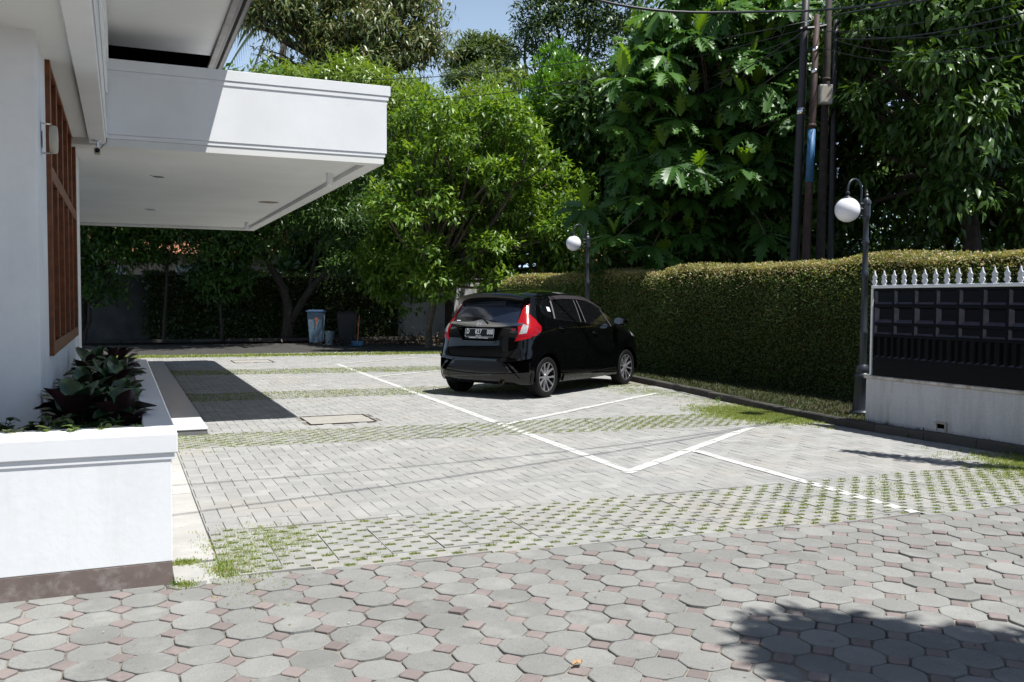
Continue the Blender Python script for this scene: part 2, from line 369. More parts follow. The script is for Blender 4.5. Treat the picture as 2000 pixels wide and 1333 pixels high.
# ---------------------------------------------------------------- leaf instancing
KITE = (np.array([(0, 0, 0), (.45, .26, .03), (.45, -.26, .03), (1, 0, -.04)]), np.array([(0, 2, 1), (1, 2, 3)]))
LEAF = (np.array([(0, 0, 0), (.40, .19, .05), (.45, 0, 0), (.40, -.19, .05), (1, 0, -.16)]), np.array([(0, 2, 1), (0, 3, 2), (1, 2, 4), (2, 3, 4)]))
SLIM = (np.array([(0, 0, 0), (.35, .11, .03), (.45, 0, 0), (.35, -.11, .03), (1, 0, -.26)]), np.array([(0, 2, 1), (0, 3, 2), (1, 2, 4), (2, 3, 4)]))
def breadleaf():
    v = []; f = []; n = 6
    t = np.linspace(.10, 1, n+1)
    def zz(x, y): return -.30*x*x + .10*abs(y)
    mid = []
    for i in range(n+1): mid.append(len(v)); v.append((t[i], 0, zz(t[i], 0)-.02))
    env = lambda s: .36*math.sin(min(1, s*1.02)*math.pi)**.6 + .02
    for sg in (1, -1):
        sin = []
        for i in range(n+1):
            w = env((t[i]-.1)/.9)*.36+.012; sin.append(len(v)); v.append((t[i], sg*w, zz(t[i], w)))
        for i in range(n):
            tm = t[i]+(t[i+1]-t[i])*.5; w = env((tm-.1)/.9); tx = tm+.17*(1-.35*i/n)
            tip = len(v); v.append((tx, sg*w, zz(tx, w)-.05)); s2 = len(v); v.append((tm+.10, sg*w*.72, zz(tm, w*.7)))
            a, b, c, d = mid[i], mid[i+1], sin[i+1], sin[i]
            for q in ((a, b, c), (a, c, d), (d, c, s2), (d, s2, tip)): f.append(q if sg > 0 else q[::-1])
    return np.array(v), np.array(f)
BREAD = breadleaf()
def nz(a): return a/(np.linalg.norm(a, axis=-1, keepdims=True)+1e-9)
def place_leaves(tm, pos, d, n, s):
    V, T = tm; d = nz(d); n = n-d*(n*d).sum(1, keepdims=True); n = nz(n); y = np.cross(n, d)
    s = np.broadcast_to(np.asarray(s, float).reshape(-1, 1) if np.ndim(s) else s, (len(pos), 1)) if np.ndim(s) else np.full((len(pos), 1), s)
    out = pos[:, None, :] + s[:, None, :]*(V[None, :, 0:1]*d[:, None, :]+V[None, :, 1:2]*y[:, None, :]+V[None, :, 2:3]*n[:, None, :])
    F = T[None]+(np.arange(len(pos))*len(V))[:, None, None]
    return out.reshape(-1, 3), F.reshape(-1, 3)
CAMP = np.array([0, 0, CAMH])
def crown_leaves(blobs, nclump, per, L, tm=LEAF, droop=.25, spread=.9, clump_r=.25, shell=.16, lump=.22, cull=-.35, up=.55, jit=.25, seed=0, tophat=.75):
    r = np.random.default_rng(seed); B = np.array(blobs, float); w = (B[:, 3]*B[:, 4]*B[:, 5])**(2/3); w /= w.sum()
    k = r.choice(len(B), nclump*3, p=w); u = nz(r.normal(size=(nclump*3, 3)))
    c = B[k, :3]; R = B[k, 3:]
    toc = nz(CAMP-c)
    keep = ((u*toc).sum(1) > cull) | (u[:, 2] > .75)
    keep &= (u[:, 2] > -.12) | (r.uniform(0, 1, len(u)) > tophat)
    k, u, c, R = k[keep][:nclump], u[keep][:nclump], c[keep][:nclump], R[keep][:nclump]
    ph = r.uniform(0, 6, (len(B), 3))[k]
    l = 1+lump*(np.sin(u[:, 0]*5+ph[:, 0])*np.sin(u[:, 1]*5+ph[:, 1])+np.sin(u[:, 2]*6+ph[:, 2])*.7)
    rad = (1-np.abs(r.normal(0, shell, len(u))))*l
    p = c+u*R*rad[:, None]; o = nz(u/R)
    n = len(p); p = np.repeat(p, per, 0); o = np.repeat(o, per, 0)
    d = nz(o*.45+r.normal(size=(n*per, 3))*spread*.6+np.array([0, 0, -droop])); pos = p+r.normal(size=(n*per, 3))*clump_r*np.array([1, 1, .6])*.5 + d*L*.1
    nr = nz(np.array([0, 0, up])+o*.5+r.normal(size=(n*per, 3))*jit)
    return place_leaves(tm, pos, d, nr, L*r.uniform(.65, 1.2, n*per))
def limb(mb, a, b, ra, rb, bend=.12, n=6, seg=6, rng=random):
    a = np.array(a, float); b = np.array(b, float); L = np.linalg.norm(b-a); off = np.array([rng.uniform(-1, 1), rng.uniform(-1, 1), rng.uniform(-.3, .6)])*bend*L
    pts = [a+(b-a)*t+off*math.sin(t*math.pi) for t in np.linspace(0, 1, seg)]
    mb.tube(pts, [ra+(rb-ra)*t for t in np.linspace(0, 1, seg)], n)
def tree(name, base, fork, blobs, leafargs, mat, label, cat='tree', group=None, r0=.14, bark='bark', twigs=2, seed=0, stems=1):
    base = np.array(base, float); t = empty(name, base, 0, label, cat, group)
    rr = random.Random(seed); mb = MB()
    for k in range(stems):
        b0 = base+np.array([rr.uniform(-.25, .25)*k, rr.uniform(-.25, .25)*k, 0])
        pts = [b0+(np.array(fork)-b0)*s+np.array([rr.uniform(-.05, .05), rr.uniform(-.05, .05), 0])*(0 if s in (0,) else 1) for s in (0, .03, .3, .6, 1)]
        mb.tube(pts, [r0*1.5, r0*1.1, r0, r0*.88, r0*.8], 10)
    tr = mb.build('trunk', M[bark], t, True)
    lm = MB()
    for b in blobs:
        c = np.array(b[:3]); limb(lm, fork, c, r0*.62, r0*.22, .12, 7, 7, rr)
        for q in range(twigs):
            e = c+np.array([rr.uniform(-1, 1)*b[3], rr.uniform(-1, 1)*b[4], rr.uniform(-.6, .9)*b[5]])*.85
            limb(lm, c+(np.array(fork)-c)*rr.uniform(0, .4), e, r0*.22, r0*.06, .15, 5, 5, rr)
    lm.build('branch', M[bark], t, True)
    V, F = crown_leaves(blobs, seed=seed, **leafargs)
    fast('crown', V-base, F, mat, t, kind='stuff')
    for ch in t.children:
        if ch.name.startswith(('trunk', 'branch')):
            for v in ch.data.vertices: v.co = v.co-Vector(base)
    return t

# ================================================================= SETTING: ground
def band_lo_hi():
    return [(lambda x: 4.74-.075*(x-.4), lambda x: 5.69-.028*(x-.4)), (lambda x: 8.96-.09*(x-.4), lambda x: 9.90-.075*(x-.4)),
            (lambda x: 13.02-.02*(x-.4), lambda x: 14.1-.03*(x-.4)), (lambda x: 17.7-.13*(x-.4), lambda x: 18.85-.08*(x-.4)),
            (lambda x: 23.2-.08*(x-.4), lambda x: 24.1-.08*(x-.4))]
BANDS = band_lo_hi()
KERB = [(7.62, 2.0), (7.6, 4.5), (7.55, 5.7), (7.50, 6.85), (7.42, 7.6), (7.55, 9.1), (7.72, 10.2), (7.98, 11.8), (8.22, 13.7), (8.5, 16.0), (8.8, 19.0), (9.0, 24.4)]
def kerbx(y): return float(np.interp(y, [k[1] for k in KERB], [k[0] for k in KERB]))
g = mk('ground', [(-400, -400, -.075), (400, -400, -.075), (400, 400, -.075), (-400, 400, -.075)], [(0, 1, 2, 3)], M['earth'], kind='structure')
g['label'] = 'earth ground stretching away under trees and houses'
ent = mk('entrance_paving', [(-9, -6, -.009), (9.6, -6, -.009), (9.6, 4.32, -.009), (5.8, 4.34, -.009), (.44, 4.73, -.009), (-9, 4.73, -.009)], [(0, 1, 2, 3, 4, 5)], M['sand'],
         kind='structure', label='octagonal grey pavers with small red squares across the foreground')
lot = mk('parking_paving', [(.44, 4.732, -.009), (5.8, 4.342, -.009), (7.62, 4.325, -.009)]+[(kerbx(y), y, -.009) for y in (5.7, 7.6, 10.2, 13.7, 19, 24.3)]+[(-6, 24.3, -.009), (-6, 10.6, -.009), (.44, 9.9, -.009)],
         [tuple(range(12))], M['sand'], kind='structure', label='grey paved car park with grass block bands')
mk('rear_lane', [(-12, 24.2, -.012), (16, 23.6, -.012), (16, 30.4, -.012), (-12, 30.6, -.012)], [(0, 1, 2, 3)], M['asphalt'], kind='structure', label='dark shaded lane under the trees behind the car park')

# convex clipping
def clip_half(poly, a, b, c):  # keep a*x+b*y<=c
    out = []
    for i in range(len(poly)):
        p, q = poly[i], poly[(i+1) % len(poly)]
        dp, dq = a*p[0]+b*p[1]-c, a*q[0]+b*q[1]-c
        if dp <= 0: out.append(p)
        if (dp < 0 < dq) or (dq < 0 < dp):
            t = dp/(dp-dq); out.append((p[0]+(q[0]-p[0])*t, p[1]+(q[1]-p[1])*t))
    return out
def clip_convex(poly, conv):
    n = len(conv); ar = sum(conv[i][0]*conv[(i+1) % n][1]-conv[(i+1) % n][0]*conv[i][1] for i in range(n))
    if ar < 0: conv = conv[::-1]
    for i in range(n):
        p, q = conv[i], conv[(i+1) % n]; nx, ny = q[1]-p[1], -(q[0]-p[0])
        poly = clip_half(poly, nx, ny, nx*p[0]+ny*p[1])
        if len(poly) < 3: return []
    return poly
def slab(v, f, poly, top, bot, bev=.003):
    n = len(poly); cx = sum(p[0] for p in poly)/n; cy = sum(p[1] for p in poly)/n; o = len(v)
    for p in poly:
        dx, dy = p[0]-cx, p[1]-cy; L = math.hypot(dx, dy)+1e-6; k = max(.2, (L-bev*1.3)/L); v.append((cx+dx*k, cy+dy*k, top))
    for p in poly: v.append((p[0], p[1], top-bev))
    for p in poly: v.append((p[0], p[1], bot))
    f.append(tuple(o+i for i in range(n)))
    for i in range(n):
        j = (i+1) % n; f.append((o+i, o+n+i, o+n+j, o+j)); f.append((o+n+i, o+2*n+i, o+2*n+j, o+n+j))
def visible(x, y, z=0, mx=40):
    c = RW.T@(np.array([x, y, z-CAMH], float))
    if c[2] > -.3: return None
    px, py = 1000+F_PX*c[0]/-c[2], 666.5-F_PX*c[1]/-c[2]
    return -c[2] if (-mx < px < 2000+mx and py < 1333+mx) else None
# --- octagons and red squares, 0.20 m grid
def octpoly(a=.0958):
    k = a*math.tan(math.pi/8); return [(a, -k), (a, k), (k, a), (-k, a), (-a, k), (-a, -k), (-k, -a), (k, -a)]
def sqpoly(h=.0525): return [(h, 0), (0, h), (-h, 0), (0, -h)]
def edge_y(x): return 4.735-.075*(x-.4) if x > .4 else 4.74
def rough_poly(poly, amp, seed, rnd=.12):
    q = random.Random(seed); out = []; n = len(poly)
    for i in range(n):
        p, a, b = np.array(poly[i]), np.array(poly[i-1]), np.array(poly[(i+1) % n])
        for t_ in (a, b): w_ = p+(t_-p)*rnd; out.append((w_[0]+q.uniform(-amp, amp), w_[1]+q.uniform(-amp, amp)))
        if n > 4: m_ = (p+b)/2; out.append((m_[0]+q.uniform(-amp, amp), m_[1]+q.uniform(-amp, amp)))
    return out
def paver_mesh(name, poly, mat):
    v, f = [], []; slab(v, f, poly, 0, -.045, .0025); return meshdata(name, v, f, mat)
om = [paver_mesh('octagon_paver', rough_poly(octpoly(.0965), .0014, k), M['oct']) for k in range(9)]; sm = [paver_mesh('square_paver', rough_poly(sqpoly(), .0016, k), M['red']) for k in range(6)]
octs, sqs = [], []
for i in range(-14, 42):
    for j in range(-10, 12):
        cx, cy = 1.08+.2*i, 3.31+.2*j
        if not (.9 < cy < 4.9 and cx > -2.2): continue
        octs.append((cx, cy)); sqs.append((cx+.1, cy-.1))
def lay(items, poly, mesh, name, mat, parent):
    cand = []; rest = []
    for (x, y) in items:
        r = max(abs(p[1]) for p in poly)
        if .2 < x+.1 and y-r > edge_y(x): continue
        if x < .32 and y+r > 4.70: cut = True
        else: cut = y+r > edge_y(x)-.004
        dd = visible(x, y)
        (cand if (dd and not cut) else rest).append((dd or 99, x, y, cut))
    cand.sort(); rest += cand[300:]; cand = cand[:300]
    for dd, x, y, c in cand:
        o = bpy.data.objects.new(name, random.choice(mesh)); COL.objects.link(o); o.parent = parent
        o.location = (x+random.gauss(0, .0012), y+random.gauss(0, .0012), random.gauss(0, .0028)); o.rotation_euler = (random.gauss(0, .013), random.gauss(0, .013), random.gauss(0, .022))
    v, f = [], []
    for dd, x, y, c in rest:
        if y < 1.6 and not visible(x, y, 0, 300): continue
        a = random.gauss(0, .014); ca, sa = math.cos(a), math.sin(a)
        pl = [(x+p[0]*ca-p[1]*sa, y+p[0]*sa+p[1]*ca) for p in poly]
        if c:
            if x < .32: pl = clip_half(pl, 0, 1, 4.70)
            if len(pl) > 2 and x > .2: pl = clip_half(pl, .075, 1, 4.735+.075*.4-.008)
            if len(pl) < 3: continue
        slab(v, f, pl, random.gauss(0, .0018), -.045, .004)
    if v: mk(name, v, f, mat, parent, kind='stuff')
lay(octs, octpoly(), om, 'octagon_paver', M['oct'], ent)
lay(sqs, sqpoly(), sm, 'square_paver', M['red'], ent)

# --- painted lines (polygons on the ground plan)
def strip(a, b, w):
    a = np.array(a); b = np.array(b); d = (b-a)/np.linalg.norm(b-a); n = np.array([-d[1], d[0]])*w/2
    return [tuple(a-n), tuple(b-n), tuple(b+n), tuple(a+n)]
LINES = [strip((4.30, 19.6), (3.82, 6.36), .10), strip((3.76, 6.37), (6.45, 8.20), .10), strip((4.92, 7.10), (4.84, 4.40), .095),
         strip((3.97, 9.40), (7.50, 11.80), .09), strip((4.22, 14.30), (5.75, 15.35), .09) if False else strip((4.17, 16.05), (5.9, 17.2), .09), strip((4.27, 19.6), (6.9, 21.4), .09)]
paint_v, paint_f = [], []
def paint(poly, z):
    for li_, L in enumerate(LINES):
        c = clip_convex(list(poly), L)
        if len(c) >= 3:
            o = len(paint_v); paint_v.extend((p[0], p[1], z+.0035+.0008*li_) for p in c); paint_f.append(tuple(range(o, o+len(c))))
# --- herringbone pavers
U = .1
def in_band(x, y, pad=0):
    for lo, hi in BANDS:
        if lo(x)-pad < y < hi(x)+pad: return True
    return False
COVERS = [(1.93, 2.70, 10.18, 10.90), (2.28, 3.12, 20.7, 21.6)]
bricks = []
HX0, HY0 = .4675, 4.32
for i in range(-2, 90):
    for j in range(0, 200):
        d = (i-j) % 4
        if d == 0: rx0, ry0, rx1, ry1 = i, j, i+2, j+1
        elif d == 3: rx0, ry0, rx1, ry1 = i, j, i+1, j+2
        else: continue
        x0, x1, y0, y1 = HX0+rx0*U, HX0+rx1*U, HY0+ry0*U, HY0+ry1*U
        cx, cy = (x0+x1)/2, (y0+y1)/2
        if cx > kerbx(cy)+.1 or cy > 24.1 or cy < BANDS[0][0](cx)+.3: continue
        g_ = .0018
        poly = [(x0+g_, y0+g_), (x1-g_, y0+g_), (x1-g_, y1-g_), (x0+g_, y1-g_)]
        bricks.append((cx, cy, poly, d == 0))
def clip_outside_bands(poly, cx, cy):
    for k, (lo, hi) in enumerate(BANDS):
        lx = lambda f: ((f(3)-f(2)), f(0))   # slope, intercept
        s0, c0 = lx(lo); s1, c1 = lx(hi)
        if cy < (lo(cx)+hi(cx))/2: poly2 = clip_half(poly, -s0, 1, c0-.004)
        else: poly2 = clip_half(poly, s1, -1, -c1-.004)
        if abs(cy-(lo(cx)+hi(cx))/2) < 1.5: poly = poly2
        if len(poly) < 3: return []
    return poly
def clip_kerb(poly, cy):
    a = np.array([kerbx(cy-.4), cy-.4]); b = np.array([kerbx(cy+.4), cy+.4]); n = np.array([b[1]-a[1], -(b[0]-a[0])]); n /= np.linalg.norm(n)
    return clip_half(poly, n[0], n[1], n.dot(a)-.003)
full, part = [], []
for cx, cy, poly, horiz in bricks:
    p2 = clip_outside_bands(poly, cx, cy)
    if len(p2) < 3: continue
    if cx < .9: p2 = clip_half(p2, -1, 0, -(.461-.003*(cy-4.6)))
    if len(p2) < 3: continue
    if cx > 6.9: p2 = clip_kerb(p2, cy)
    if len(p2) < 3: continue
    if cx < .81+.1 and 9.85 < cy < 21.2: p2 = clip_half(p2, -1, 0, -.815)
    if len(p2) < 3: continue
    skip = False
    for (a, b, c, d) in COVERS:
        if a-.02 < cx < b+.02 and c-.02 < cy < d+.02: skip = True
    if skip: continue
    whole = p2 == poly
    dd = visible(cx, cy)
    (full if (whole and dd) else part).append((dd or 99, cx, cy, p2, horiz))
full.sort(key=lambda t: t[0]); part += full[300:]; full = full[:300]
hb, vb = .1-.0018, .05-.0018
bm_h = paver_mesh('paver', [(-hb, -vb), (hb, -vb), (hb, vb), (-hb, vb)], M['brick'])
bm_v = paver_mesh('paver_upright', [(-vb, -hb), (vb, -hb), (vb, hb), (-vb, hb)], M['brick'])
for dd, cx, cy, pl, hz in full:
    z = random.gauss(0, .0008); o = bpy.data.objects.new('paver', bm_h if hz else bm_v); COL.objects.link(o); o.parent = lot
    o.location = (cx, cy, z); o.rotation_euler = (random.gauss(0, .004), random.gauss(0, .004), random.gauss(0, .006)) if not clip_convex(list(pl), LINES[0]) else (0, 0, 0)
    paint(pl, z)
v, f = [], []
for dd, cx, cy, pl, hz in part:
    z = random.gauss(0, .0010); slab(v, f, pl, z, -.03, .003); paint(pl, z)
mk('paver', v, f, M['brick'], lot, kind='stuff')
# --- grass blocks: 4 x 4 cells of 75 mm, every second cell open
CW = .075
def cell_faces(v, f, x, y, hole):
    a = CW/2
    if not hole:
        o = len(v); v.extend([(x-a, y-a, 0), (x+a, y-a, 0), (x+a, y+a, 0), (x-a, y+a, 0)]); f.append((o, o+1, o+2, o+3)); return
    hx, hy = .029, .017; o = len(v)
    v.extend([(x-a, y-a, 0), (x+a, y-a, 0), (x+a, y+a, 0), (x-a, y+a, 0), (x-hx, y-hy, 0), (x+hx, y-hy, 0), (x+hx, y+hy, 0), (x-hx, y+hy, 0),
              (x-hx, y-hy, -.03), (x+hx, y-hy, -.03), (x+hx, y+hy, -.03), (x-hx, y+hy, -.03)])
    for k in range(4):
        n = (k+1) % 4; f.append((o+k, o+n, o+4+n, o+4+k)); f.append((o+4+k, o+4+n, o+8+n, o+8+k))
def block_mesh():
    v, f = [], []
    for a in range(4):
        for b in range(4): cell_faces(v, f, (a-1.5)*CW, (b-1.5)*CW, (a+b) % 2 == 0)
    s = 2*CW
    # shrink rim for a joint, add skirts
    v = [(max(-s+.003, min(s-.003, p[0])), max(-s+.003, min(s-.003, p[1])), p[2]) for p in v]
    o = len(v); e = s-.003
    v += [(-e, -e, 0), (e, -e, 0), (e, e, 0), (-e, e, 0), (-e, -e, -.06), (e, -e, -.06), (e, e, -.06), (-e, e, -.06)]
    for k in range(4): n = (k+1) % 4; f.append((o+k, o+4+k, o+4+n, o+n))
    return meshdata('grass_paver', v, f, M['grassblock'])
gbm = block_mesh(); holes = []; gb = []
pv, pf = [], []
X0B = .797-.0375-.075*4-.0
for bi, (lo, hi) in enumerate(BANDS[:4]):
    Yb = {0: 4.844, 1: 9.1, 2: 13.1, 3: 16.9}[bi]-.0375
    i = 0
    for i in range(-1, 26):
        bx = X0B+.3*i+.15-.3*1
        for j in range(-4, 9):
            by = Yb+.3*j+.15
            if bx > kerbx(by)+.2: continue
            cells = [(bx+(a-1.5)*CW, by+(b-1.5)*CW, (a+b) % 2 == 0) for a in range(4) for b in range(4)]
            ok = [c for c in cells if lo(c[0])-.01 < c[1] < hi(c[0])-.01 and .45 < c[0] < kerbx(c[1])-.04]
            if bi > 0: ok = [c for c in ok if not (c[0] < .86 and c[1] > 9.84)]
            if not ok: continue
            for c in ok:
                if c[2]: holes.append((c[0], c[1], bi))
                if bi < 2: paint([(c[0]-.037, c[1]-.037), (c[0]+.037, c[1]-.037), (c[0]+.037, c[1]-.018), (c[0]-.037, c[1]-.018)] if c[2] else [(c[0]-.037, c[1]-.037), (c[0]+.037, c[1]-.037), (c[0]+.037, c[1]+.037), (c[0]-.037, c[1]+.037)], .0005)
                else: paint([(c[0]-.037, c[1]-.037), (c[0]+.037, c[1]-.037), (c[0]+.037, c[1]+.037), (c[0]-.037, c[1]+.037)], -.001)
            dd = visible(bx, by)
            if len(ok) == 16 and dd: gb.append((dd, bx, by))
            else:
                for c in ok: cell_faces(pv, pf, *c)
                # front skirt of each cut cell
                for c in ok:
                    if not any(abs(q[0]-c[0]) < .01 and abs(q[1]-(c[1]-CW)) < .01 for q in ok):
                        o = len(pv); a = CW/2; pv += [(c[0]-a, c[1]-a, 0), (c[0]+a, c[1]-a, 0), (c[0]+a, c[1]-a, -.05), (c[0]-a, c[1]-a, -.05)]; pf.append((o, o+3, o+2, o+1))
gb.sort()
for dd, x, y in gb[:300]:
    o = bpy.data.objects.new('grass_paver', gbm); COL.objects.link(o); o.parent = lot; o.location = (x, y, random.gauss(.0015, .0015)); o.rotation_euler = (random.gauss(0, .006), random.gauss(0, .006), random.gauss(0, .004))
for dd, x, y in gb[300:]:
    o_ = len(pv); pv += [(q.co[0]+x, q.co[1]+y, q.co[2]) for q in gbm.vertices]; pf += [tuple(o_+k for k in p.vertices) for p in gbm.polygons]
mk('grass_paver', pv, pf, M['grassblock'], lot, kind='stuff')
mk('painted_line', paint_v, paint_f, M['line'], kind='structure', label='worn white parking bay lines painted over the pavers')
# --- cement slabs beside the planter
for (y0, y1) in ((4.66, 5.04), (5.09, 5.70), (5.705, 6.9), (6.905, 8.1), (8.105, 9.86)):
    vv, ff = [], []; slab(vv, ff, [(.225, y0), (.455-.003*(y0-4.6), y0), (.455-.003*(y1-4.6), y1), (.225, y1)], random.gauss(0, .002), -.05, .004)
    mk('cement_slab', vv, ff, M['slab'], lot)
# --- drain covers
for k, (a, b, c, d) in enumerate(COVERS):
    t = empty('drain_cover', (a, c, 0), 0, ['tan rectangular drain cover with rusty rim nearest the porch step', 'far rectangular drain cover near the grassy edge of the car park'][k], 'drain cover', 'rectangular drain covers')
    r = MB()
    for q in ((0, b-a, 0, .010), (0, b-a, d-c-.012, d-c), (0, .010, .010, d-c-.012), (b-a-.010, b-a, .010, d-c-.012)): r.box(q[0], q[1], q[2], q[3], -.03, .005)
    r.build('rim', M['iron'], t)
    MB().box(.016, b-a-.022, .014, d-c-.034, -.03, .001, .002).build('cover_plate', plain('drain_cement_%d' % k, (.35, .33, .30), .9, var=.15, scale=8, bmp=.2), t)
# --- kerb stones
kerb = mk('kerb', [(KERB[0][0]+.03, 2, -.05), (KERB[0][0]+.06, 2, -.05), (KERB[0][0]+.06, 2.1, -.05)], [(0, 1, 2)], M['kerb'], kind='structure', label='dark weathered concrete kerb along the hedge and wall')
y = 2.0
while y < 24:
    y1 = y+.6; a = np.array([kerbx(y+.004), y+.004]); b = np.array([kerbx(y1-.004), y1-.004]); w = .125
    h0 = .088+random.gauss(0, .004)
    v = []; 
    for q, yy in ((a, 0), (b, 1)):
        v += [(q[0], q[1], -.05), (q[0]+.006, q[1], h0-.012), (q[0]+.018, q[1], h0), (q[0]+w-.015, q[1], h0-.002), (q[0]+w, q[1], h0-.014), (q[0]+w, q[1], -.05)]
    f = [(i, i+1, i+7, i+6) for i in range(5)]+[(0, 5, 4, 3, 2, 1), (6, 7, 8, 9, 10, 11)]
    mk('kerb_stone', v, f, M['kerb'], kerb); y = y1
# verge
vg = [(kerbx(y)+.10, y) for y in np.linspace(2, 24.2, 24)]
mk('verge', [(x, y, .058) for x, y in vg]+[(13.5, y, .058) for x, y in vg[::-1]], [tuple(range(48))], M['earth'], kind='structure', label='shaded earth verge between kerb and hedge')
mk('hedge_bed', [(-8, 30.3, .05), (16, 29.4, .05), (16, 60, .05), (-40, 60, .05), (-40, 30.3, .05)], [(0, 1, 2, 3, 4)], M['earth'], kind='structure', label='earth bed under the back hedge')
low = MB()
for i in range(22): low.box(-8+i*1.0, -7.01+i*1.0, 30.15-.0*i, 30.3, -.03, .14, .01)
low.build('bed_edging', M['kerb'], kind='structure', label='low dark cement edging in front of the back hedge')

# --- grass
def blades(pts, n, h, r, spread, seed):
    q = np.random.default_rng(seed); pts = np.asarray(pts, float); p = np.repeat(pts, n, 0); m = len(p)
    p = p+np.stack([q.normal(0, spread[0], m), q.normal(0, spread[1], m), np.zeros(m)], 1)
    a = q.uniform(0, 2*math.pi, m); lean = q.uniform(.1, 1.1, m); hh = h*q.uniform(.4, 1.15, m); w = r*q.uniform(.7, 1.3, m)
    d = np.stack([np.cos(a)*np.sin(lean), np.sin(a)*np.sin(lean), np.cos(lean)], 1); s = np.stack([-np.sin(a), np.cos(a), np.zeros(m)], 1)*w[:, None]
    V = np.stack([p-s, p+s, p+d*hh[:, None]*.6+s*.7, p+d*hh[:, None]+np.array([0, 0, -.3])*hh[:, None]*(lean[:, None]-.2)], 1).reshape(-1, 3)
    b = (np.arange(m)*4)[:, None, None]; F = (np.array([(0, 1, 2), (0, 2, 3)])[None]+b).reshape(-1, 3); return V, F
near = [(x, y, -.009) for x, y, b in holes if b == 0 and random.random() < (.86 if 1.5 < x < 4.2 else .96)]
mid_ = [(x, y, -.006) for x, y, b in holes if b == 1 and random.random() < .9]
far_ = [(x, y, -.004) for x, y, b in holes if b > 1]
Vs = []; Fs = []; off = 0
def acc(VF):
    global off
    Vs.append(VF[0]); Fs.append(VF[1]+off); off += len(VF[0])
nr_l = [p for p in near if p[0] < 4.2]; nr_r = [p for p in near if p[0] >= 4.2]
random.shuffle(nr_l); q4 = len(nr_l)//4
acc(blades(nr_l[:q4], 60, .015, .0028, (.015, .009), 1)); acc(blades(nr_l[q4:3*q4], 110, .019, .0028, (.018, .0105), 91)); acc(blades(nr_l[3*q4:], 150, .024, .0028, (.023, .013), 92)); acc(blades(nr_r, 100, .023, .003, (.020, .012), 4)); acc(blades(mid_, 60, .022, .004, (.021, .012), 2)); acc(blades(far_, 16, .024, .0085, (.027, .016), 3))
# matted patches
def patch_pts(n, cx, cy, sx, sy, z=.0, xmax=None, seed=0):
    q = np.random.default_rng(seed); p = np.stack([q.normal(cx, sx, n), q.normal(cy, sy, n), np.full(n, z)], 1)
    k = np.array([c[0] < kerbx(c[1])-.01 and c[0] > .25 for c in p]); return p[k]
for (n, cx, cy, sx, sy, sd) in ((2600, 7.25, 9.1, .26, .42, 5), (120, .75, 5.4, .14, .18, 6), (70, .62, 5.15, .10, .22, 7), (1900, 7.3, 5.0, .26, .40, 8), (330, 7.5, 12.1, .3, .45, 9), (200, .85, 9.35, .5, .25, 10),
                              (60, .28, 5.07, .03, .02, 11), (50, .47, 4.85, .03, .1, 12), (40, .26, 4.66, .02, .02, 13), (500, 6.2, 8.95, .9, .28, 14), (300, 6.4, 5.0, .7, .22, 15), (160, 7.6, 10.6, .12, .7, 16), (90, .55, 5.0, .08, .3, 17)):
    acc(blades(patch_pts(n*2, cx, cy, sx, sy, -.002, seed=sd), 9, .034 if n > 1000 else .017, .0026, (.022, .018), sd))
q = np.random.default_rng(77)
xs = q.uniform(-2, 9, 5200); ys = 23.6-.08*(xs-.4)+q.normal(0, .32, 5200); acc(blades(np.stack([xs, ys, np.full(5200, -.01)], 1), 3, .05, .012, (.05, .05), 20))
fast('grass', np.concatenate(Vs), np.concatenate(Fs), M['lf_grass'], kind='stuff', label='short green and dry grass growing in paver holes and joints')
Vs = []; Fs = []; off = 0
ys = q.uniform(4, 24, 9000); xs = np.array([kerbx(y) for y in ys])+.11+q.uniform(0, 1, 9000)**1.3*1.7
acc(blades(np.stack([xs, ys, np.full(9000, .056)], 1), 5, .06, .005, (.03, .03), 21))
fast('verge_grass', np.concatenate(Vs), np.concatenate(Fs), M['lf_grass_dark'], kind='stuff', label='thin shaded grass on the verge between kerb and hedge')

# ================================================================= HOUSE
XW = -.44
house = empty('house', (-2.5, 6, 0), 0, 'white single storey house with flat entrance canopy and teak windows', 'house')
HO = Vector((-2.5, 6, 0))
def hpart(mb, name, mat, parent=house, smooth=False, fix=True, **kw):
    off = HO
    o = mk(name, [(a-off.x, b-off.y, c-off.z) for a, b, c in mb.v], mb.f, mat, parent, smooth, **kw)
    if fix: fixn(o)
    return o
hpart(MB().box(-6, XW, 6.0, 6.25, 0, 4.0, .006), 'front_wall', M['wall'])
# side wall with window opening
WY0, WY1, WZ0, WZ1 = 6.70, 10.40, 1.02, 3.02
sw = MB(); sw.box(XW-.25, XW, 6.253, WY0, 0, 4.0); sw.box(XW-.25, XW, WY1, 10.78, 0, 4.0); sw.box(XW-.25, XW, WY0, WY1, 0, WZ0); sw.box(XW-.25, XW, WY0, WY1, WZ1, 4.0)
hpart(sw, 'side_wall', M['wall'])
hpart(MB().box(XW-.27, XW+.022, 10.783, 11.35, 0, 2.935, .006), 'corner_pilaster', M['white'])
hpart(MB().box(-6, XW-.3, 11.1, 11.35, 0, 2.9), 'end_wall', M['wall'])
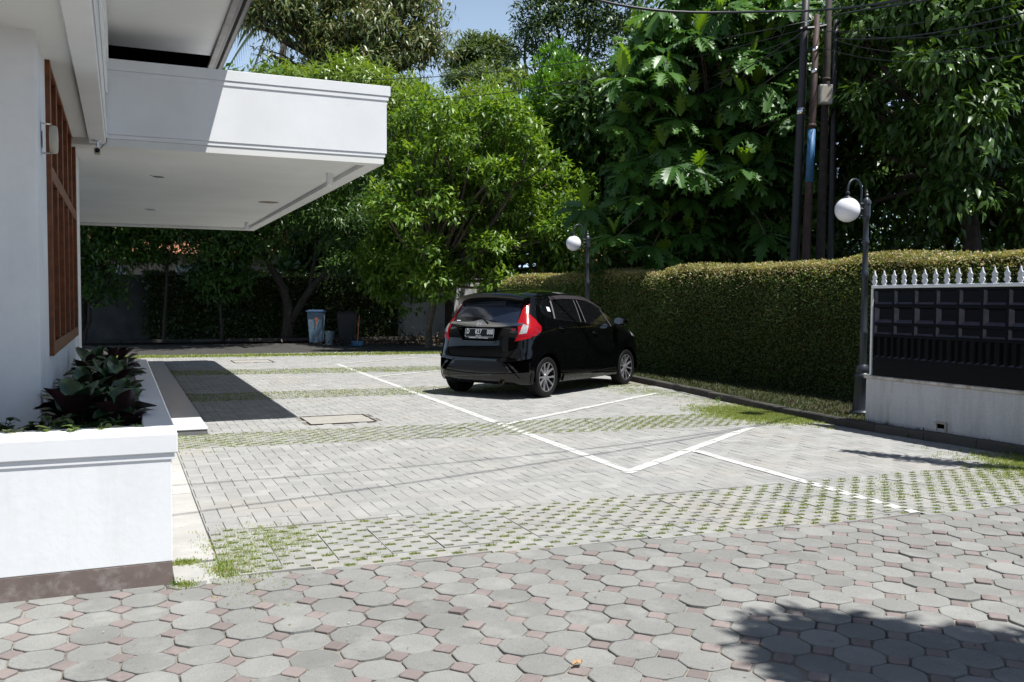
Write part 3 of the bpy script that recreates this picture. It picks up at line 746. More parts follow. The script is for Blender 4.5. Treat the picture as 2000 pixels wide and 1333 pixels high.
# window
win = hpart(MB().box(XW-.14, XW-.13, WY0, WY1, WZ0, WZ1), 'window', M['wood_dark'])
def fr(x0, x1, y0, y1, z0, z1, m='wood', name='frame_bar', b=.004): return hpart(MB().box(x0, x1, y0, y1, z0, z1, b), name, M[m], win)
fr(XW-.10, XW+.030, WY0-.0, WY0+.09, WZ0, WZ1); fr(XW-.10, XW+.030, WY1-.09, WY1, WZ0, WZ1); fr(XW-.10, XW+.028, WY0+.092, WY1-.092, WZ0, WZ0+.09, name='sill'); fr(XW-.10, XW+.028, WY0+.092, WY1-.092, WZ1-.08, WZ1)
zt = 2.20; fr(XW-.10, XW+.026, WY0+.092, WY1-.092, zt, zt+.09, name='transom')
nb = 5; bw = (WY1-WY0-.09)/nb
for k in range(nb):
    ya = WY0+.092+k*bw; yb = ya+bw-.09
    if k < nb-1: fr(XW-.10, XW+.024, yb, yb+.086, WZ0+.092, zt-.002, name='mullion'); fr(XW-.10, XW+.024, yb, yb+.086, zt+.092, WZ1-.082, name='mullion')
    # casement stiles and panes
    for (z0, z1, tag_) in ((WZ0+.095, zt-.005, 'casement'), (zt+.095, WZ1-.085, 'fanlight')):
        c = MB(); w = .055 if tag_ == 'casement' else .035
        c.box(XW-.085, XW-.02, ya+.003, ya+w, z0, z1); c.box(XW-.085, XW-.02, yb-w, yb-.003, z0, z1); c.box(XW-.085, XW-.02, ya+w+.001, yb-w-.001, z1-w, z1); c.box(XW-.085, XW-.02, ya+w+.001, yb-w-.001, z0, z0+w*1.6)
        hpart(c, tag_, M['wood'], win)
        hpart(MB().box(XW-.075, XW-.070, ya+w, yb-w, z0+w, z1-w), 'pane', M['glass_dark'], win)
# ceilings, beam, eave
ceil_z = 2.955
hpart(MB().box(-6, -.27, 4.25, 9.76, ceil_z, ceil_z+.10), 'ceiling', M['soffit'])
bm_ = MB(); bm_.box(-.27, -.12, 4.25, 9.775, 2.91, 4.02, .006); bm_.box(-.118, -.095, 4.25, 9.775, 3.40, 3.52, .004); bm_.box(-.118, -.085, 4.25, 9.775, 3.70, 4.02, .004); bm_.box(-.118, -.104, 4.25, 9.775, 2.96, 3.0, .003)
hpart(bm_, 'eave_beam', M['white'])
hpart(MB().box(-6, -.28, 4.12, 4.24, 3.03, 4.3, .006), 'front_fascia', M['white'])
ev = MB(); ev.box(-.12, .93, 3.80, 10.5, 4.05, 4.12)
hpart(ev, 'eave_soffit', M['soffit'])
ev = MB(); ev.box(-.12, .93, 10.502, 16.4, 4.052, 4.12); hpart(ev, 'dark_void_board', M['seam'])  # near-black boards stand for the unlit gap above the canopy
ev = MB(); ev.box(-.12, .93, 12.5, 12.6, 3.75, 4.05); hpart(ev, 'dark_void_board', M['seam'])
g1 = MB(); g1.box(.932, .99, 3.8, 16.4, 4.02, 4.20, .004); hpart(g1, 'fascia_board', M['gutter'])
g2 = MB(); g2.box(.993, 1.035, 3.8, 16.4, 4.055, 4.22, .004); hpart(g2, 'fascia_board', M['gutter_dark'])
g3 = MB(); g3.prism([(1.038, 4.075), (1.06, 4.045), (1.09, 4.045), (1.12, 4.09), (1.125, 4.2), (1.038, 4.2)], 3.8, 16.4, 'xz'); hpart(g3, 'gutter', M['gutter_dark'])
rf = MB(); rf.prism([(-6, 4.34), (-6, 6.0), (1.13, 4.30), (1.13, 4.23), (.9, 4.205)], 3.75, 16.4, 'xz'); hpart(rf, 'roof', M['rooftile'])
# canopy
can = empty('canopy', (1, 9.78, 0)); can.parent = house; can.location = Vector((1, 9.78, 0))-HO
def cpart(mb, name, mat, **kw):
    o = mk(name, [(a-1, b-9.78, c) for a, b, c in mb.v], mb.f, mat, can, **kw); fixn(o); return o
CX0, CX1, CY0, CY1, CZ0, CZ1 = -5.0, 2.67, 9.80, 20.5, 2.91, 3.62
body = MB(); body.box(CX0, 2.705, 9.800, CY1, 3.012, 3.70)
cpart(body, 'slab', M['white'])
def ringbox(mb, x1, y0, y1, z0, z1, depth=.2, xl=CX0):
    mb.box(xl, x1, y0, y0+depth, z0, z1, .003); mb.box(x1-depth, x1, y0+depth+.0015, y1-depth-.0015, z0, z1, .003); mb.box(xl, x1, y1-depth, y1, z0, z1, .003)
a_ = MB(); ringbox(a_, 2.745, 9.785, CY1+.03, 3.635, 3.742, .3); cpart(a_, 'cap_moulding', M['white'])
a_ = MB(); ringbox(a_, 2.725, 9.792, CY1+.02, 3.585, 3.632, .3); cpart(a_, 'upper_moulding', M['white'])
a_ = MB(); ringbox(a_, 2.695, 9.825, CY1-.01, 3.012, 3.045, .3); a_.v = [(p[0]-.004, p[1]+.004, p[2]) for p in a_.v]; 
a_ = MB(); ringbox(a_, 2.675, 9.815, CY1-.02, 2.893, 2.968, .17); cpart(a_, 'drip_edge', M['soffit'])
a_ = MB(); ringbox(a_, 2.690, 9.8075, CY1-.01, 2.9695, 3.0105, .15); cpart(a_, 'lower_moulding', M['white'])
a_ = MB(); a_.box(CX0, 2.497, 10.013, CY1-.193, 2.945, 2.972); cpart(a_, 'ceiling_panel', M['soffit'])
for (x, yy) in ((2.36, 11.15), (2.33, 18.9)):
    s = MB(); s.lathe([(.042, 0), (.042, .17)], 12, (x, yy, 2.80)); cpart(s, 'drain_spout', M['white'])
for (x, yy) in ((.45, 12.3), (.49, 16.9)):
    s = MB(); s.lathe([(.10, 0), (.10, .012), (.075, .012), (.07, .03)], 20, (x, yy, 2.932)); o = cpart(s, 'downlight_rim', M['white'])
    s = MB(); s.lathe([(.073, 0), (.06, .004)], 20, (x, yy, 2.930)); cpart(s, 'downlight', M['black2'])
st = MB(); st.lathe([(.001, 0), (.16, 0), (.16, .002)], 14, (2.17, 14.86, 2.942)); cpart(st, 'water_stain', plain('brown_water_stain', (.36, .29, .22), .9, var=.5, scale=9))
# drainage column behind the corner so that the canopy stands
hpart(MB().box(-4.6, -4.3, 19.9, 20.2, 0, 2.9), 'column', M['white'])

# planter
pl = empty('planter', (.2, 4.7, 0), 0, 'long white rendered planter wall with moulded cap and brown skirting', 'planter')
def ppart(mb, name, mat, **kw):
    o = mk(name, [(a-.2, b-4.7, c) for a, b, c in mb.v], mb.f, mat, pl, **kw); fixn(o); return o
w_ = MB(); w_.box(-6, .215, 4.70, 4.95, .115, .66, .004); w_.box(.03, .215, 4.952, 10.54, .115, .66, .004); ppart(w_, 'planter_wall', M['wall'])
w_ = MB(); w_.box(-6, .2147, 4.7003, 4.95, -.03, .113, .002); w_.box(.03, .2147, 4.952, 10.54, -.03, .113, .002); ppart(w_, 'skirting', M['skirt'])
w_ = MB(); w_.box(-6, .244, 4.6855, 5.03, .650, .748, .006); w_.box(.095, .244, 5.032, 10.54, .650, .748, .006); ppart(w_, 'cap', M['white'])
w_ = MB(); w_.box(-6, .229, 4.6945, 4.9, .620, .649, .001); w_.box(.1, .229, 4.902, 10.54, .620, .649, .001); ppart(w_, 'moulding', M['white'])
bed = MB(); nx, ny = 20, 40
for i in range(nx):
    for j in range(ny): bed.v.append((-3+3.06*i/(nx-1), 4.955+5.4*j/(ny-1), .60+.05*math.sin(i*1.7+j)*math.sin(j*.9)+random.uniform(-.015, .015)))
bed.f = [(i*ny+j, (i+1)*ny+j, (i+1)*ny+j+1, i*ny+j+1) for i in range(nx-1) for j in range(ny-1)]
ppart(bed, 'soil', M['soil'])
# doorstep: riser, tiles
stp = mk('porch_step', [(p) for p in MB().box(-5, .805, 9.875, 21.05, -.03, .050).v], MB().box(0, 1, 0, 1, 0, 1).f, M['riser'], kind='structure', label='low tiled porch step beside the planter'); fixn(stp)
tv, tf = [], []; slab(tv, tf, [(-.2975, -.1475), (.2975, -.1475), (.2975, .1475), (-.2975, .1475)], .0, -.012, .0012)
tmesh = meshdata('floor_tile', tv, tf, M['tile'])
rest_v, rest_f = [], []
for j in range(37):
    for i in range(-9, 1):
        x, yy = .512+.6*i, 9.865+.15+.3*j
        if i < 0 and yy < 10.55: continue
        if i >= -1:
            o = bpy.data.objects.new('floor_tile', tmesh); COL.objects.link(o); o.parent = stp; o.location = (x, yy, .063)
        else: slab(rest_v, rest_f, [(x-.2975, yy-.1475), (x+.2975, yy-.1475), (x+.2975, yy+.1475), (x-.2975, yy+.1475)], .063, .05, .0012)
mk('floor_tile', rest_v, rest_f, M['tile'], stp, kind='stuff')

# wall fixture and camera
wf = empty('wall_speaker', (XW, 6.32, 2.38), 0, 'small round beige fixture on two brackets by the teak window', 'speaker')
s = MB(); s.lathe([(.02, 0), (.082, .003), (.086, .012), (.086, .036), (.078, .046), (.03, .049)], 24, (0, 0, 0), 'x'); o = mk('housing', [(a+.045, b, c) for a, b, c in s.v], s.f, M['beige'], wf); fixn(o, 40)
for z in (-.09, .09):
    MB().tube([(0, -.03, z), (.062, -.03, z)], .006, 6).build('bracket', M['chrome'], wf); 
MB().tube([(.004, -.03, -.10), (.004, -.03, .10)], .006, 6).build('bracket', M['chrome'], wf)
cc = empty('security_camera', (-.19, 9.6, 2.91), 0, 'small security camera hanging below the white beam end', 'camera')
MB().lathe([(.035, 0), (.035, -.012), (.008, -.014), (.008, -.07)], 12).build('mount', M['silver'], cc)
s = MB(); s.box(-.028, .028, -.07, .045, -.135, -.075, .008); o = s.build('housing', M['beige'], cc)
s = MB(); s.lathe([(.022, 0), (.022, -.012), (.015, -.012)], 14, (0, -.07, -.105), 'y'); s.build('lens', M['black2'], cc)
MB().tube([(.02, .03, -.08), (.05, .06, -.03), (.075, .10, 0), (.085, .12, .10)], .004, 6).build('cable', M['cable'], cc)

# ================================================================= FENCE
FX = 7.63; FY1 = 7.72; FY0 = 2.2
fn = empty('boundary_fence', (FX, FY1, .06), 0, 'low stained white wall topped by glossy black panels and white spikes', 'fence')
def fpart(mb, name, mat, parent=fn, **kw):
    o = mk(name, [(a-FX, b-FY1, c-.06) for a, b, c in mb.v], mb.f, mat, parent, **kw); fixn(o); return o
fpart(MB().box(FX, FX+.16, FY0, FY1, .0, .555, .004), 'base_wall', M['fencewall'])
fpart(MB().box(FX-.022, FX+.18, FY0, FY1+.02, .557, .592, .006), 'coping', M['rustcap'])
fpart(MB().box(FX+.050, FX+.056, FY0, FY1-.075, .594, 1.552, .0), 'backing_sheet', M['panel'])
fpart(MB().box(FX-.005, FX+.045, FY0, FY1-.05, 1.556, 1.592, .004), 'top_rail', M['white'])
fpart(MB().box(FX-.005, FX+.045, FY1-.073, FY1-.05, .594, 1.553, .003), 'end_post', M['white'])
# pressed cells: each pan is sunk into the sheet, lower lip looking up
def pan(y0, y1, z0, z1, iy, iz0, iz1, d, t):
    """outer rectangle, inner opening inset by iy / iz, floor d deep with sloping lips t"""
    o = [(0, y0, z0), (0, y1, z0), (0, y1, z1), (0, y0, z1)]; a = [(0, y0+iy, z0+iz0), (0, y1-iy, z0+iz0), (0, y1-iy, z1-iz1), (0, y0+iy, z1-iz1)]
    b = [(d, y0+iy+t, z0+iz0+t), (d, y1-iy-t, z0+iz0+t), (d, y1-iy-t, z1-iz1-t*.5), (d, y0+iy+t, z1-iz1-t*.5)]
    v = [(x+.004, y, z-.06) for x, y, z in o+a+b]; f = [(4*k+i_, 4*k+(i_+1) % 4, 4*k+4+(i_+1) % 4, 4*k+4+i_) for k in (0, 1) for i_ in range(4)]+[(8, 9, 10, 11)]
    return v, f
cw = .275
emsh = []
for (z0, z1, iz0, iz1, d, t) in ((1.372, 1.552, .012, .022, .022, .022), (1.172, 1.370, .010, .022, .034, .034), (1.045, 1.170, .012, .018, .022, .020)):
    vv, ff = pan(-cw/2+.0006, cw/2-.0006, z0, z1, .016, iz0, iz1, d, t); emsh.append(meshdata('panel_cell', vv, ff, M['panel']))
rb = MB(); wq = (cw-.0012)/3
for k in range(3):
    vv, ff = pan(-cw/2+.0006+k*wq, -cw/2+.0006+(k+1)*wq, .780, 1.043, .010 if k else .018, .020, .020, .026, .020); rb.add(vv, ff)
ribm = meshdata('panel_rib', rb.v, rb.f, M['panel'])
low_ = MB(); low_.add([(.004, -cw/2+.0006, .534), (.004, cw/2-.0006, .534), (.004, cw/2-.0006, .718), (.004, -cw/2+.0006, .718)], [(0, 1, 2, 3)]); emsh.append(meshdata('panel_skirt', low_.v, low_.f, M['panel']))
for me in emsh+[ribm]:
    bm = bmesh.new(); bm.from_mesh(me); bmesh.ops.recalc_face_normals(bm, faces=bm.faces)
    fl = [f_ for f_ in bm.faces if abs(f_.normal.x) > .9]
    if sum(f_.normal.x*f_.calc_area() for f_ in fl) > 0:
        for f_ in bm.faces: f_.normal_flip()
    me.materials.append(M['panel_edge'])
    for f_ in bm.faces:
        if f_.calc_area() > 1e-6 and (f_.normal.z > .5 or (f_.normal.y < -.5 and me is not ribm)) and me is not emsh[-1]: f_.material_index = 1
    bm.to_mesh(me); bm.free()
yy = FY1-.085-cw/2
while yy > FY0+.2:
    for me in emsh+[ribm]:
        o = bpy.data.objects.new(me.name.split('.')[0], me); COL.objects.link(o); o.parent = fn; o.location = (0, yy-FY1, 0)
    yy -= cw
# spikes
def spike_mesh():
    half = [(.0, .0), (.016, .0), (.020, .012), (.030, .022), (.034, .036), (.028, .050), (.018, .058), (.024, .066), (.029, .078), (.025, .090), (.034, .096), (.022, .100), (.011, .118), (.006, .138), (.0, .155)]
    poly = half+[(-a, b) for a, b in half[-2:0:-1]]
    m = MB(); m.prism(poly, -.007, .007, 'yz')
    for s_ in (-.013, .013): m.lathe([(.006, -.009), (.006, .009)], 8, (0, s_, .035), 'x'); m.lathe([(.0045, -.009), (.0045, .009)], 8, (0, s_*.8, .078), 'x')
    return m
smx = spike_mesh(); sp_me = meshdata('spike', smx.v, smx.f, M['spike'])
bm = bmesh.new(); bm.from_mesh(sp_me); bmesh.ops.recalc_face_normals(bm, faces=bm.faces); bm.to_mesh(sp_me); bm.free()
yy = 7.645
while yy > FY0:
    o = bpy.data.objects.new('spike', sp_me); COL.objects.link(o); o.parent = fn; o.location = (.02, yy-FY1, 1.592-.06); o.rotation_euler = (random.gauss(0, .02), 0, random.gauss(0, .05)); yy -= .1365
dr = MB(); dr.box(FX-.02, FX-.001, 6.62, 6.64, .10, .17); dr.box(FX-.02, FX-.001, 6.74, 6.76, .10, .17); dr.box(FX-.02, FX-.001, 6.62, 6.76, .172, .192); fpart(dr, 'drain_outlet', M['rustcap'])
fpart(MB().box(FX-.004, FX-.0012, 6.641, 6.739, .125, .171), 'drain_hole', M['seam'])

# ================================================================= LAMPS
def make_lamp(loc, label, rz):
    t = empty('globe_lamp', loc, rz, label, 'street lamp', 'globe lamps along the verge')
    s = MB(); s.lathe([(.135, 0), (.135, .035), (.115, .05), (.108, .07), (.085, .44), (.098, .455), (.098, .475), (.075, .50), (.082, .53), (.082, .56), (.055, .60)], 20)
    o = s.build('base', M['postgrey'], t); fixn(o, 50)
    s = MB(); s.lathe([(.042, .60), (.042, .95), (.050, .97), (.050, 1.0), (.040, 1.02), (.036, 1.62), (.046, 1.64), (.046, 1.70), (.034, 1.72), (.032, 2.02), (.042, 2.04), (.042, 2.07), (.032, 2.09), (.032, 2.32), (.044, 2.34), (.044, 2.36)], 16)
    o = s.build('post', M['postgrey'], t); fixn(o, 50)
    s = MB(); s.lathe([(.048, 2.362), (.048, 2.50), (.056, 2.505), (.052, 2.54), (.030, 2.575), (.012, 2.59), (.026, 2.61), (.012, 2.63), (.018, 2.645), (.0, 2.68)], 8)
    o = s.build('finial_head', M['postgrey'], t); fixn(o, 30)
    r = .118; ax_ = -.088; cx = ax_-r
    pts = [(ax_, 0, 2.36)]+[(ax_, 0, 2.64)]+[(cx+r*math.cos(a), 0, 2.66+r*math.sin(a)*1.05) for a in np.linspace(.1, math.pi, 12)]+[(cx-r, 0, 2.60)]
    s = MB(); s.tube(pts, .0125, 10); s.tube([(-.03, 0, 2.44), (ax_, 0, 2.44)], .012, 8); s.tube([(-.03, 0, 2.50), (ax_, 0, 2.50)], .012, 8); s.lathe([(.016, 2.425), (.022, 2.44), (.016, 2.455)], 10, (ax_, 0, 0)); s.lathe([(.016, 2.485), (.022, 2.50), (.016, 2.515)], 10, (ax_, 0, 0)); s.lathe([(.012, 2.35), (.017, 2.36), (.012, 2.37)], 10, (ax_, 0, 0))
    s.build('arm', M['postgrey'], t, True)
    gx = cx-r
    s = MB(); s.lathe([(.012, 2.635), (.024, 2.625), (.024, 2.605), (.010, 2.595), (.022, 2.580), (.062, 2.557), (.066, 2.550), (.0, 2.550)][::-1], 20, (gx, 0, 0)); o = s.build('gallery', M['postgrey'], t); fixn(o, 40)
    R = .143; s = MB(); s.lathe([(R*math.sin(a)+1e-4, 2.42-R*math.cos(a)) for a in np.linspace(0, math.pi, 25)], 32, (gx, 0, 0)); s.build('globe', M['globe'], t, True)
    return t
make_lamp((8.13, 8.28, .06), 'globe lamp with dark grey post at the end of the spiked fence', math.radians(6))
make_lamp((8.27, 15.55, .08), 'globe lamp behind the black car in front of the hedge', math.radians(6))

# ================================================================= CAR
def pch(xs, ys):
    xs = np.array(xs, float); ys = np.array(ys, float); h_ = np.diff(xs); d = np.diff(ys)/h_; m = np.zeros(len(xs)); m[0] = d[0]; m[-1] = d[-1]
    for i in range(1, len(xs)-1): m[i] = 0 if d[i-1]*d[i] <= 0 else 2*d[i-1]*d[i]/(d[i-1]+d[i])
    def f(x):
        x = min(max(x, xs[0]), xs[-1]); i = min(max(int(np.searchsorted(xs, x))-1, 0), len(xs)-2); t = (x-xs[i])/h_[i]
        return (2*t**3-3*t*t+1)*ys[i]+(t**3-2*t*t+t)*h_[i]*m[i]+(-2*t**3+3*t*t)*ys[i+1]+(t**3-t*t)*h_[i]*m[i+1]
    return f
XR = pch([.18, .25, .32, .42, .55, .65, .72, .85, .95, 1.0, 1.1, 1.2, 1.3, 1.38], [-.50, -.56, -.59, -.605, -.595, -.565, -.55, -.53, -.50, -.475, -.41, -.345, -.28, -.22])
WWf = pch([.18, .25, .35, .5, .7, .85, .93, 1.0, 1.1, 1.2, 1.3, 1.38], [.80, .835, .845, .8475, .845, .835, .82, .79, .745, .70, .65, .605])
XF = pch([.18, .25, .4, .55, .65, .75, .82, .9, .96, 1.0, 1.1, 1.2, 1.3, 1.38], [3.2, 3.3, 3.36, 3.365, 3.33, 3.27, 3.19, 2.98, 2.80, 2.70, 2.51, 2.32, 2.12, 1.93])
ZT = 1.38
def yhalf(x, z):
    r = XR(z); f_ = XF(z); L = f_-r; ar = min(.6, .36*L); af = min(1.0, .5*L); n = 4.2; m = 3.2; d = x-r; e = f_-x
    if d <= 0 or e <= 0: return 0.
    y = WWf(z)
    if d < ar: y *= (1-((ar-d)/ar)**n)**(1/n)
    if e < af: y *= (1-((af-e)/af)**m)**(1/m)
    # crease line along the doors: panel recessed slightly under it
    zl = .985-.125*max(0, x-.1)/2.4
    if .05 < x < 2.75 and z < zl:
        k = (zl-z); win_ = min(1, (x-.05)/.4)*min(1, (2.75-x)/.4); y -= .016*win_*min(1, k/.035)*math.exp(-k/.16)
    return y
def xrear(y, z):
    W = WWf(z); L = XF(z)-XR(z); ar = min(.6, .36*L); n = 4.2; q = min(.9995, abs(y)/W)
    return XR(z)+ar*(1-(1-q**n)**(1/n))
SZ = 1.035
car = empty('parked_car', (5.20, 12.51, 0), math.radians(32.9), 'black hatchback with red tail lamps parked across the white bay lines', 'car')
def cm(name, v, f, mat, parent=car, smooth=True, ang=35, scale=True, fix=True, **kw):
    o = mk(name, [(a, b, c*SZ if scale else c) for a, b, c in v], f, mat, parent, **kw)
    if fix: fixn(o, ang if smooth else None)
    return o
# body shell
def columns():
    s = []
    for k in range(11): s.append(('r', (k/10)**2.2))
    xs = []
    Ra = .350
    for xc in (0.0, 2.53):
        xs += [xc-Ra*1.002-.001]+[xc-Ra*math.cos(a) for a in np.linspace(0, math.pi, 17)]+[xc+Ra*1.002+.001]
    xs += list(np.linspace(.45, 2.08, 16)); xs = sorted(xs)
    for x in xs: s.append(('m', x))
    s.append(('m', 2.9))
    for k in range(1, 12): s.append(('f', 1-(1-k/11)**2.2))
    return s
CL = columns()
def colx(c, z):
    xr, xf = XR(z), XF(z); A0, B0 = -.36, 2.90
    if z > .72: A = A0+(xr-XR(.72))*.9; B = B0+(xf-XF(.72))*.97
    else: A, B = A0, B0
    if c[0] == 'r': return xr+(A-xr)*c[1]
    if c[0] == 'f': return B+(xf-B)*c[1]
    return A+(c[1]-A0)*(B-A)/(B0-A0)
ZL = [.20, .22, .25, .29, .33, .38, .42, .46, .50, .54, .58, .62, .66, .70, .74, .78, .82, .86, .90, .93, .96, .985, 1.01, 1.05, 1.09, 1.13, 1.17, 1.21, 1.25, 1.29, 1.32, 1.35, 1.38]
def zbot(x):
    for xc in (0.0, 2.53):
        d = abs(x-xc)
        if d <= .3501: return (.300+math.sqrt(max(0, .350**2-d*d)))/SZ
    return .20
V, Fc = [], []
nC = len(CL); half = {}
for sgn in (-1, 1):
    for li, z in enumerate(ZL):
        for ci, c in enumerate(CL):
            x = colx(c, min(z, .72)) if z <= .72 else colx(c, z)
            zz = z
            if z < .80 and c[0] == 'm':
                zb = zbot(x)
                if zb > .2: zz = zb+(z-.20)*(.80-zb)/(.80-.20) if z <= .80 else z
            yv = yhalf(x, zz) if 0 < ci < nC-1 else 0
            half[(sgn, li, ci)] = len(V); V.append((x, sgn*yv, zz))
for sgn in (-1, 1):
    for li in range(len(ZL)-1):
        for ci in range(nC-1):
            q = (half[(sgn, li, ci)], half[(sgn, li, ci+1)], half[(sgn, li+1, ci+1)], half[(sgn, li+1, ci)])
            Fc.append(q if sgn < 0 else q[::-1])
# roof dome
XC = .75; top = len(ZL)-1; prev = {s: [half[(s, top, ci)] for ci in range(nC)] for s in (-1, 1)}
for t in (.985, .96, .92, .86, .78, .68, .55, .4, .25, .12, .03):
    cur = {s: [] for s in (-1, 1)}
    for s in (-1, 1):
        for ci in range(nC):
            b = V[half[(s, top, ci)]]; x = XC+(b[0]-XC)*t; y = b[1]*t; zr = 1.53-.045*((x-.6)/1.05)**2
            cur[s].append(len(V)); V.append((x, y, ZT+(zr-ZT)*(1-t**2.4)**(1/1.6)))
    for s in (-1, 1):
        for ci in range(nC-1):
            q = (prev[s][ci], prev[s][ci+1], cur[s][ci+1], cur[s][ci]); Fc.append(q if s < 0 else q[::-1])
    prev = cur
for ci in range(nC-1): Fc.append((prev[-1][ci], prev[-1][ci+1], prev[1][ci+1], prev[1][ci]))
bo = mk('body', [(a, b, c*SZ) for a, b, c in V], Fc, M['black'], car)
bm = bmesh.new(); bm.from_mesh(bo.data); bmesh.ops.remove_doubles(bm, verts=bm.verts, dist=.0004)
bmesh.ops.dissolve_degenerate(bm, edges=bm.edges, dist=.0002)
bmesh.ops.recalc_face_normals(bm, faces=bm.faces)
for f_ in bm.faces: f_.smooth = True
for e in bm.edges:
    if len(e.link_faces) == 2: e.smooth = e.calc_face_angle(0) < math.radians(32)
bm.to_mesh(bo.data); bm.free()
# underbody and wheel wells
ub = MB(); ub.box(-.42, 3.1, -.60, .60, .21, .62); cm('underbody', ub.v, ub.f, M['seam'], smooth=False)
for xc in (0, 2.53):
    for s in (-1, 1):
        v = []; n = 18
        for a in np.linspace(-.12, math.pi+.12, n):
            for yy_ in (.845*s if False else (yhalf(xc, .5)-.004)*s, .56*s): v.append((xc+.352*math.cos(a), yy_, .30+.352*math.sin(a)))
        f = [(2*i, 2*i+1, 2*i+3, 2*i+2) for i in range(n-1)]; cm('wheel_well', v, f, M['seam'], smooth=False, scale=False)
def resample(c, n):
    c = [np.array(p, float) for p in c]; d = [0]
    for a, b in zip(c[:-1], c[1:]): d.append(d[-1]+np.linalg.norm(b-a))
    return [np.array([np.interp(t*d[-1], d, [p[k] for p in c]) for k in range(len(c[0]))]) for t in np.linspace(0, 1, n)]
def patch(name, A, B, proj, mat, nu=14, nv=6, off=.003, th=.006, parent=car, **kw):
    A = resample(A, nu); B = resample(B, nu); v = []
    P0 = [[A[i]+(B[i]-A[i])*j/(nv-1) for j in range(nv)] for i in range(nu)]
    eps = 1e-3
    pts = [[np.array(proj(q[0], q[1])) for q in r] for r in P0]
    nr = []
    for i in range(nu):
        row = []
        for j in range(nv):
            a = pts[min(i+1, nu-1)][j]-pts[max(i-1, 0)][j]; b = pts[i][min(j+1, nv-1)]-pts[i][max(j-1, 0)]
            n_ = np.cross(a, b); L = np.linalg.norm(n_); row.append(n_/L if L > 0 else np.array([0, 0, 1.]))
        nr.append(row)
    c0 = pts[nu//2][nv//2]; sg = 1 if nr[nu//2][nv//2].dot(c0-np.array([1.3, 0, .6])) > 0 else -1
    for k, o_ in ((0, off), (1, off-th)):
        for i in range(nu):
            for j in range(nv): v.append(pts[i][j]+nr[i][j]*sg*o_)
    idx = lambda k, i, j: k*nu*nv+i*nv+j; f = []
    for i in range(nu-1):
        for j in range(nv-1): f.append((idx(0, i, j), idx(0, i+1, j), idx(0, i+1, j+1), idx(0, i, j+1)))
    rim = [(i, 0) for i in range(nu)]+[(nu-1, j) for j in range(1, nv)]+[(i, nv-1) for i in range(nu-2, -1, -1)]+[(0, j) for j in range(nv-2, 0, -1)]
    for a, b in zip(rim, rim[1:]+rim[:1]): f.append((idx(0, *a), idx(0, *b), idx(1, *b), idx(1, *a)))
    return cm(name, v, f, mat, parent, ang=40, **kw)
def side(s):
    def pr(x, z):
        if z <= ZT: return (x, s*yhalf(x, z), z)
        k = (z-ZT); return (x, s*(yhalf(x, ZT)-k*1.0), z)
    return pr
def rear(y, z): return (xrear(y, z), y, z)
def corner(s):   # u = signed blend round the corner: point given as (phi, z)
    def pr(u, z):
        W = WWf(z); L = XF(z)-XR(z); ar = min(.6, .36*L); n = 4.2
        if u <= 1:
            ph = u*math.pi/2; y = W*math.sin(ph)**(2/n); d = ar*(1-math.cos(ph)**(2/n))
        else: y = W; d = ar+(u-1)*.5
        return (XR(z)+d, s*y, z)
    return pr
def uof(x, y, z):
    W = WWf(z); L = XF(z)-XR(z); ar = min(.6, .36*L); n = 4.2; d = x-XR(z)
    if d >= ar: return 1+(d-ar)/.5
    return math.atan2((abs(y)/W)**(n/2), max(1e-6, 1-d/ar)**(n/2))/(math.pi/2)
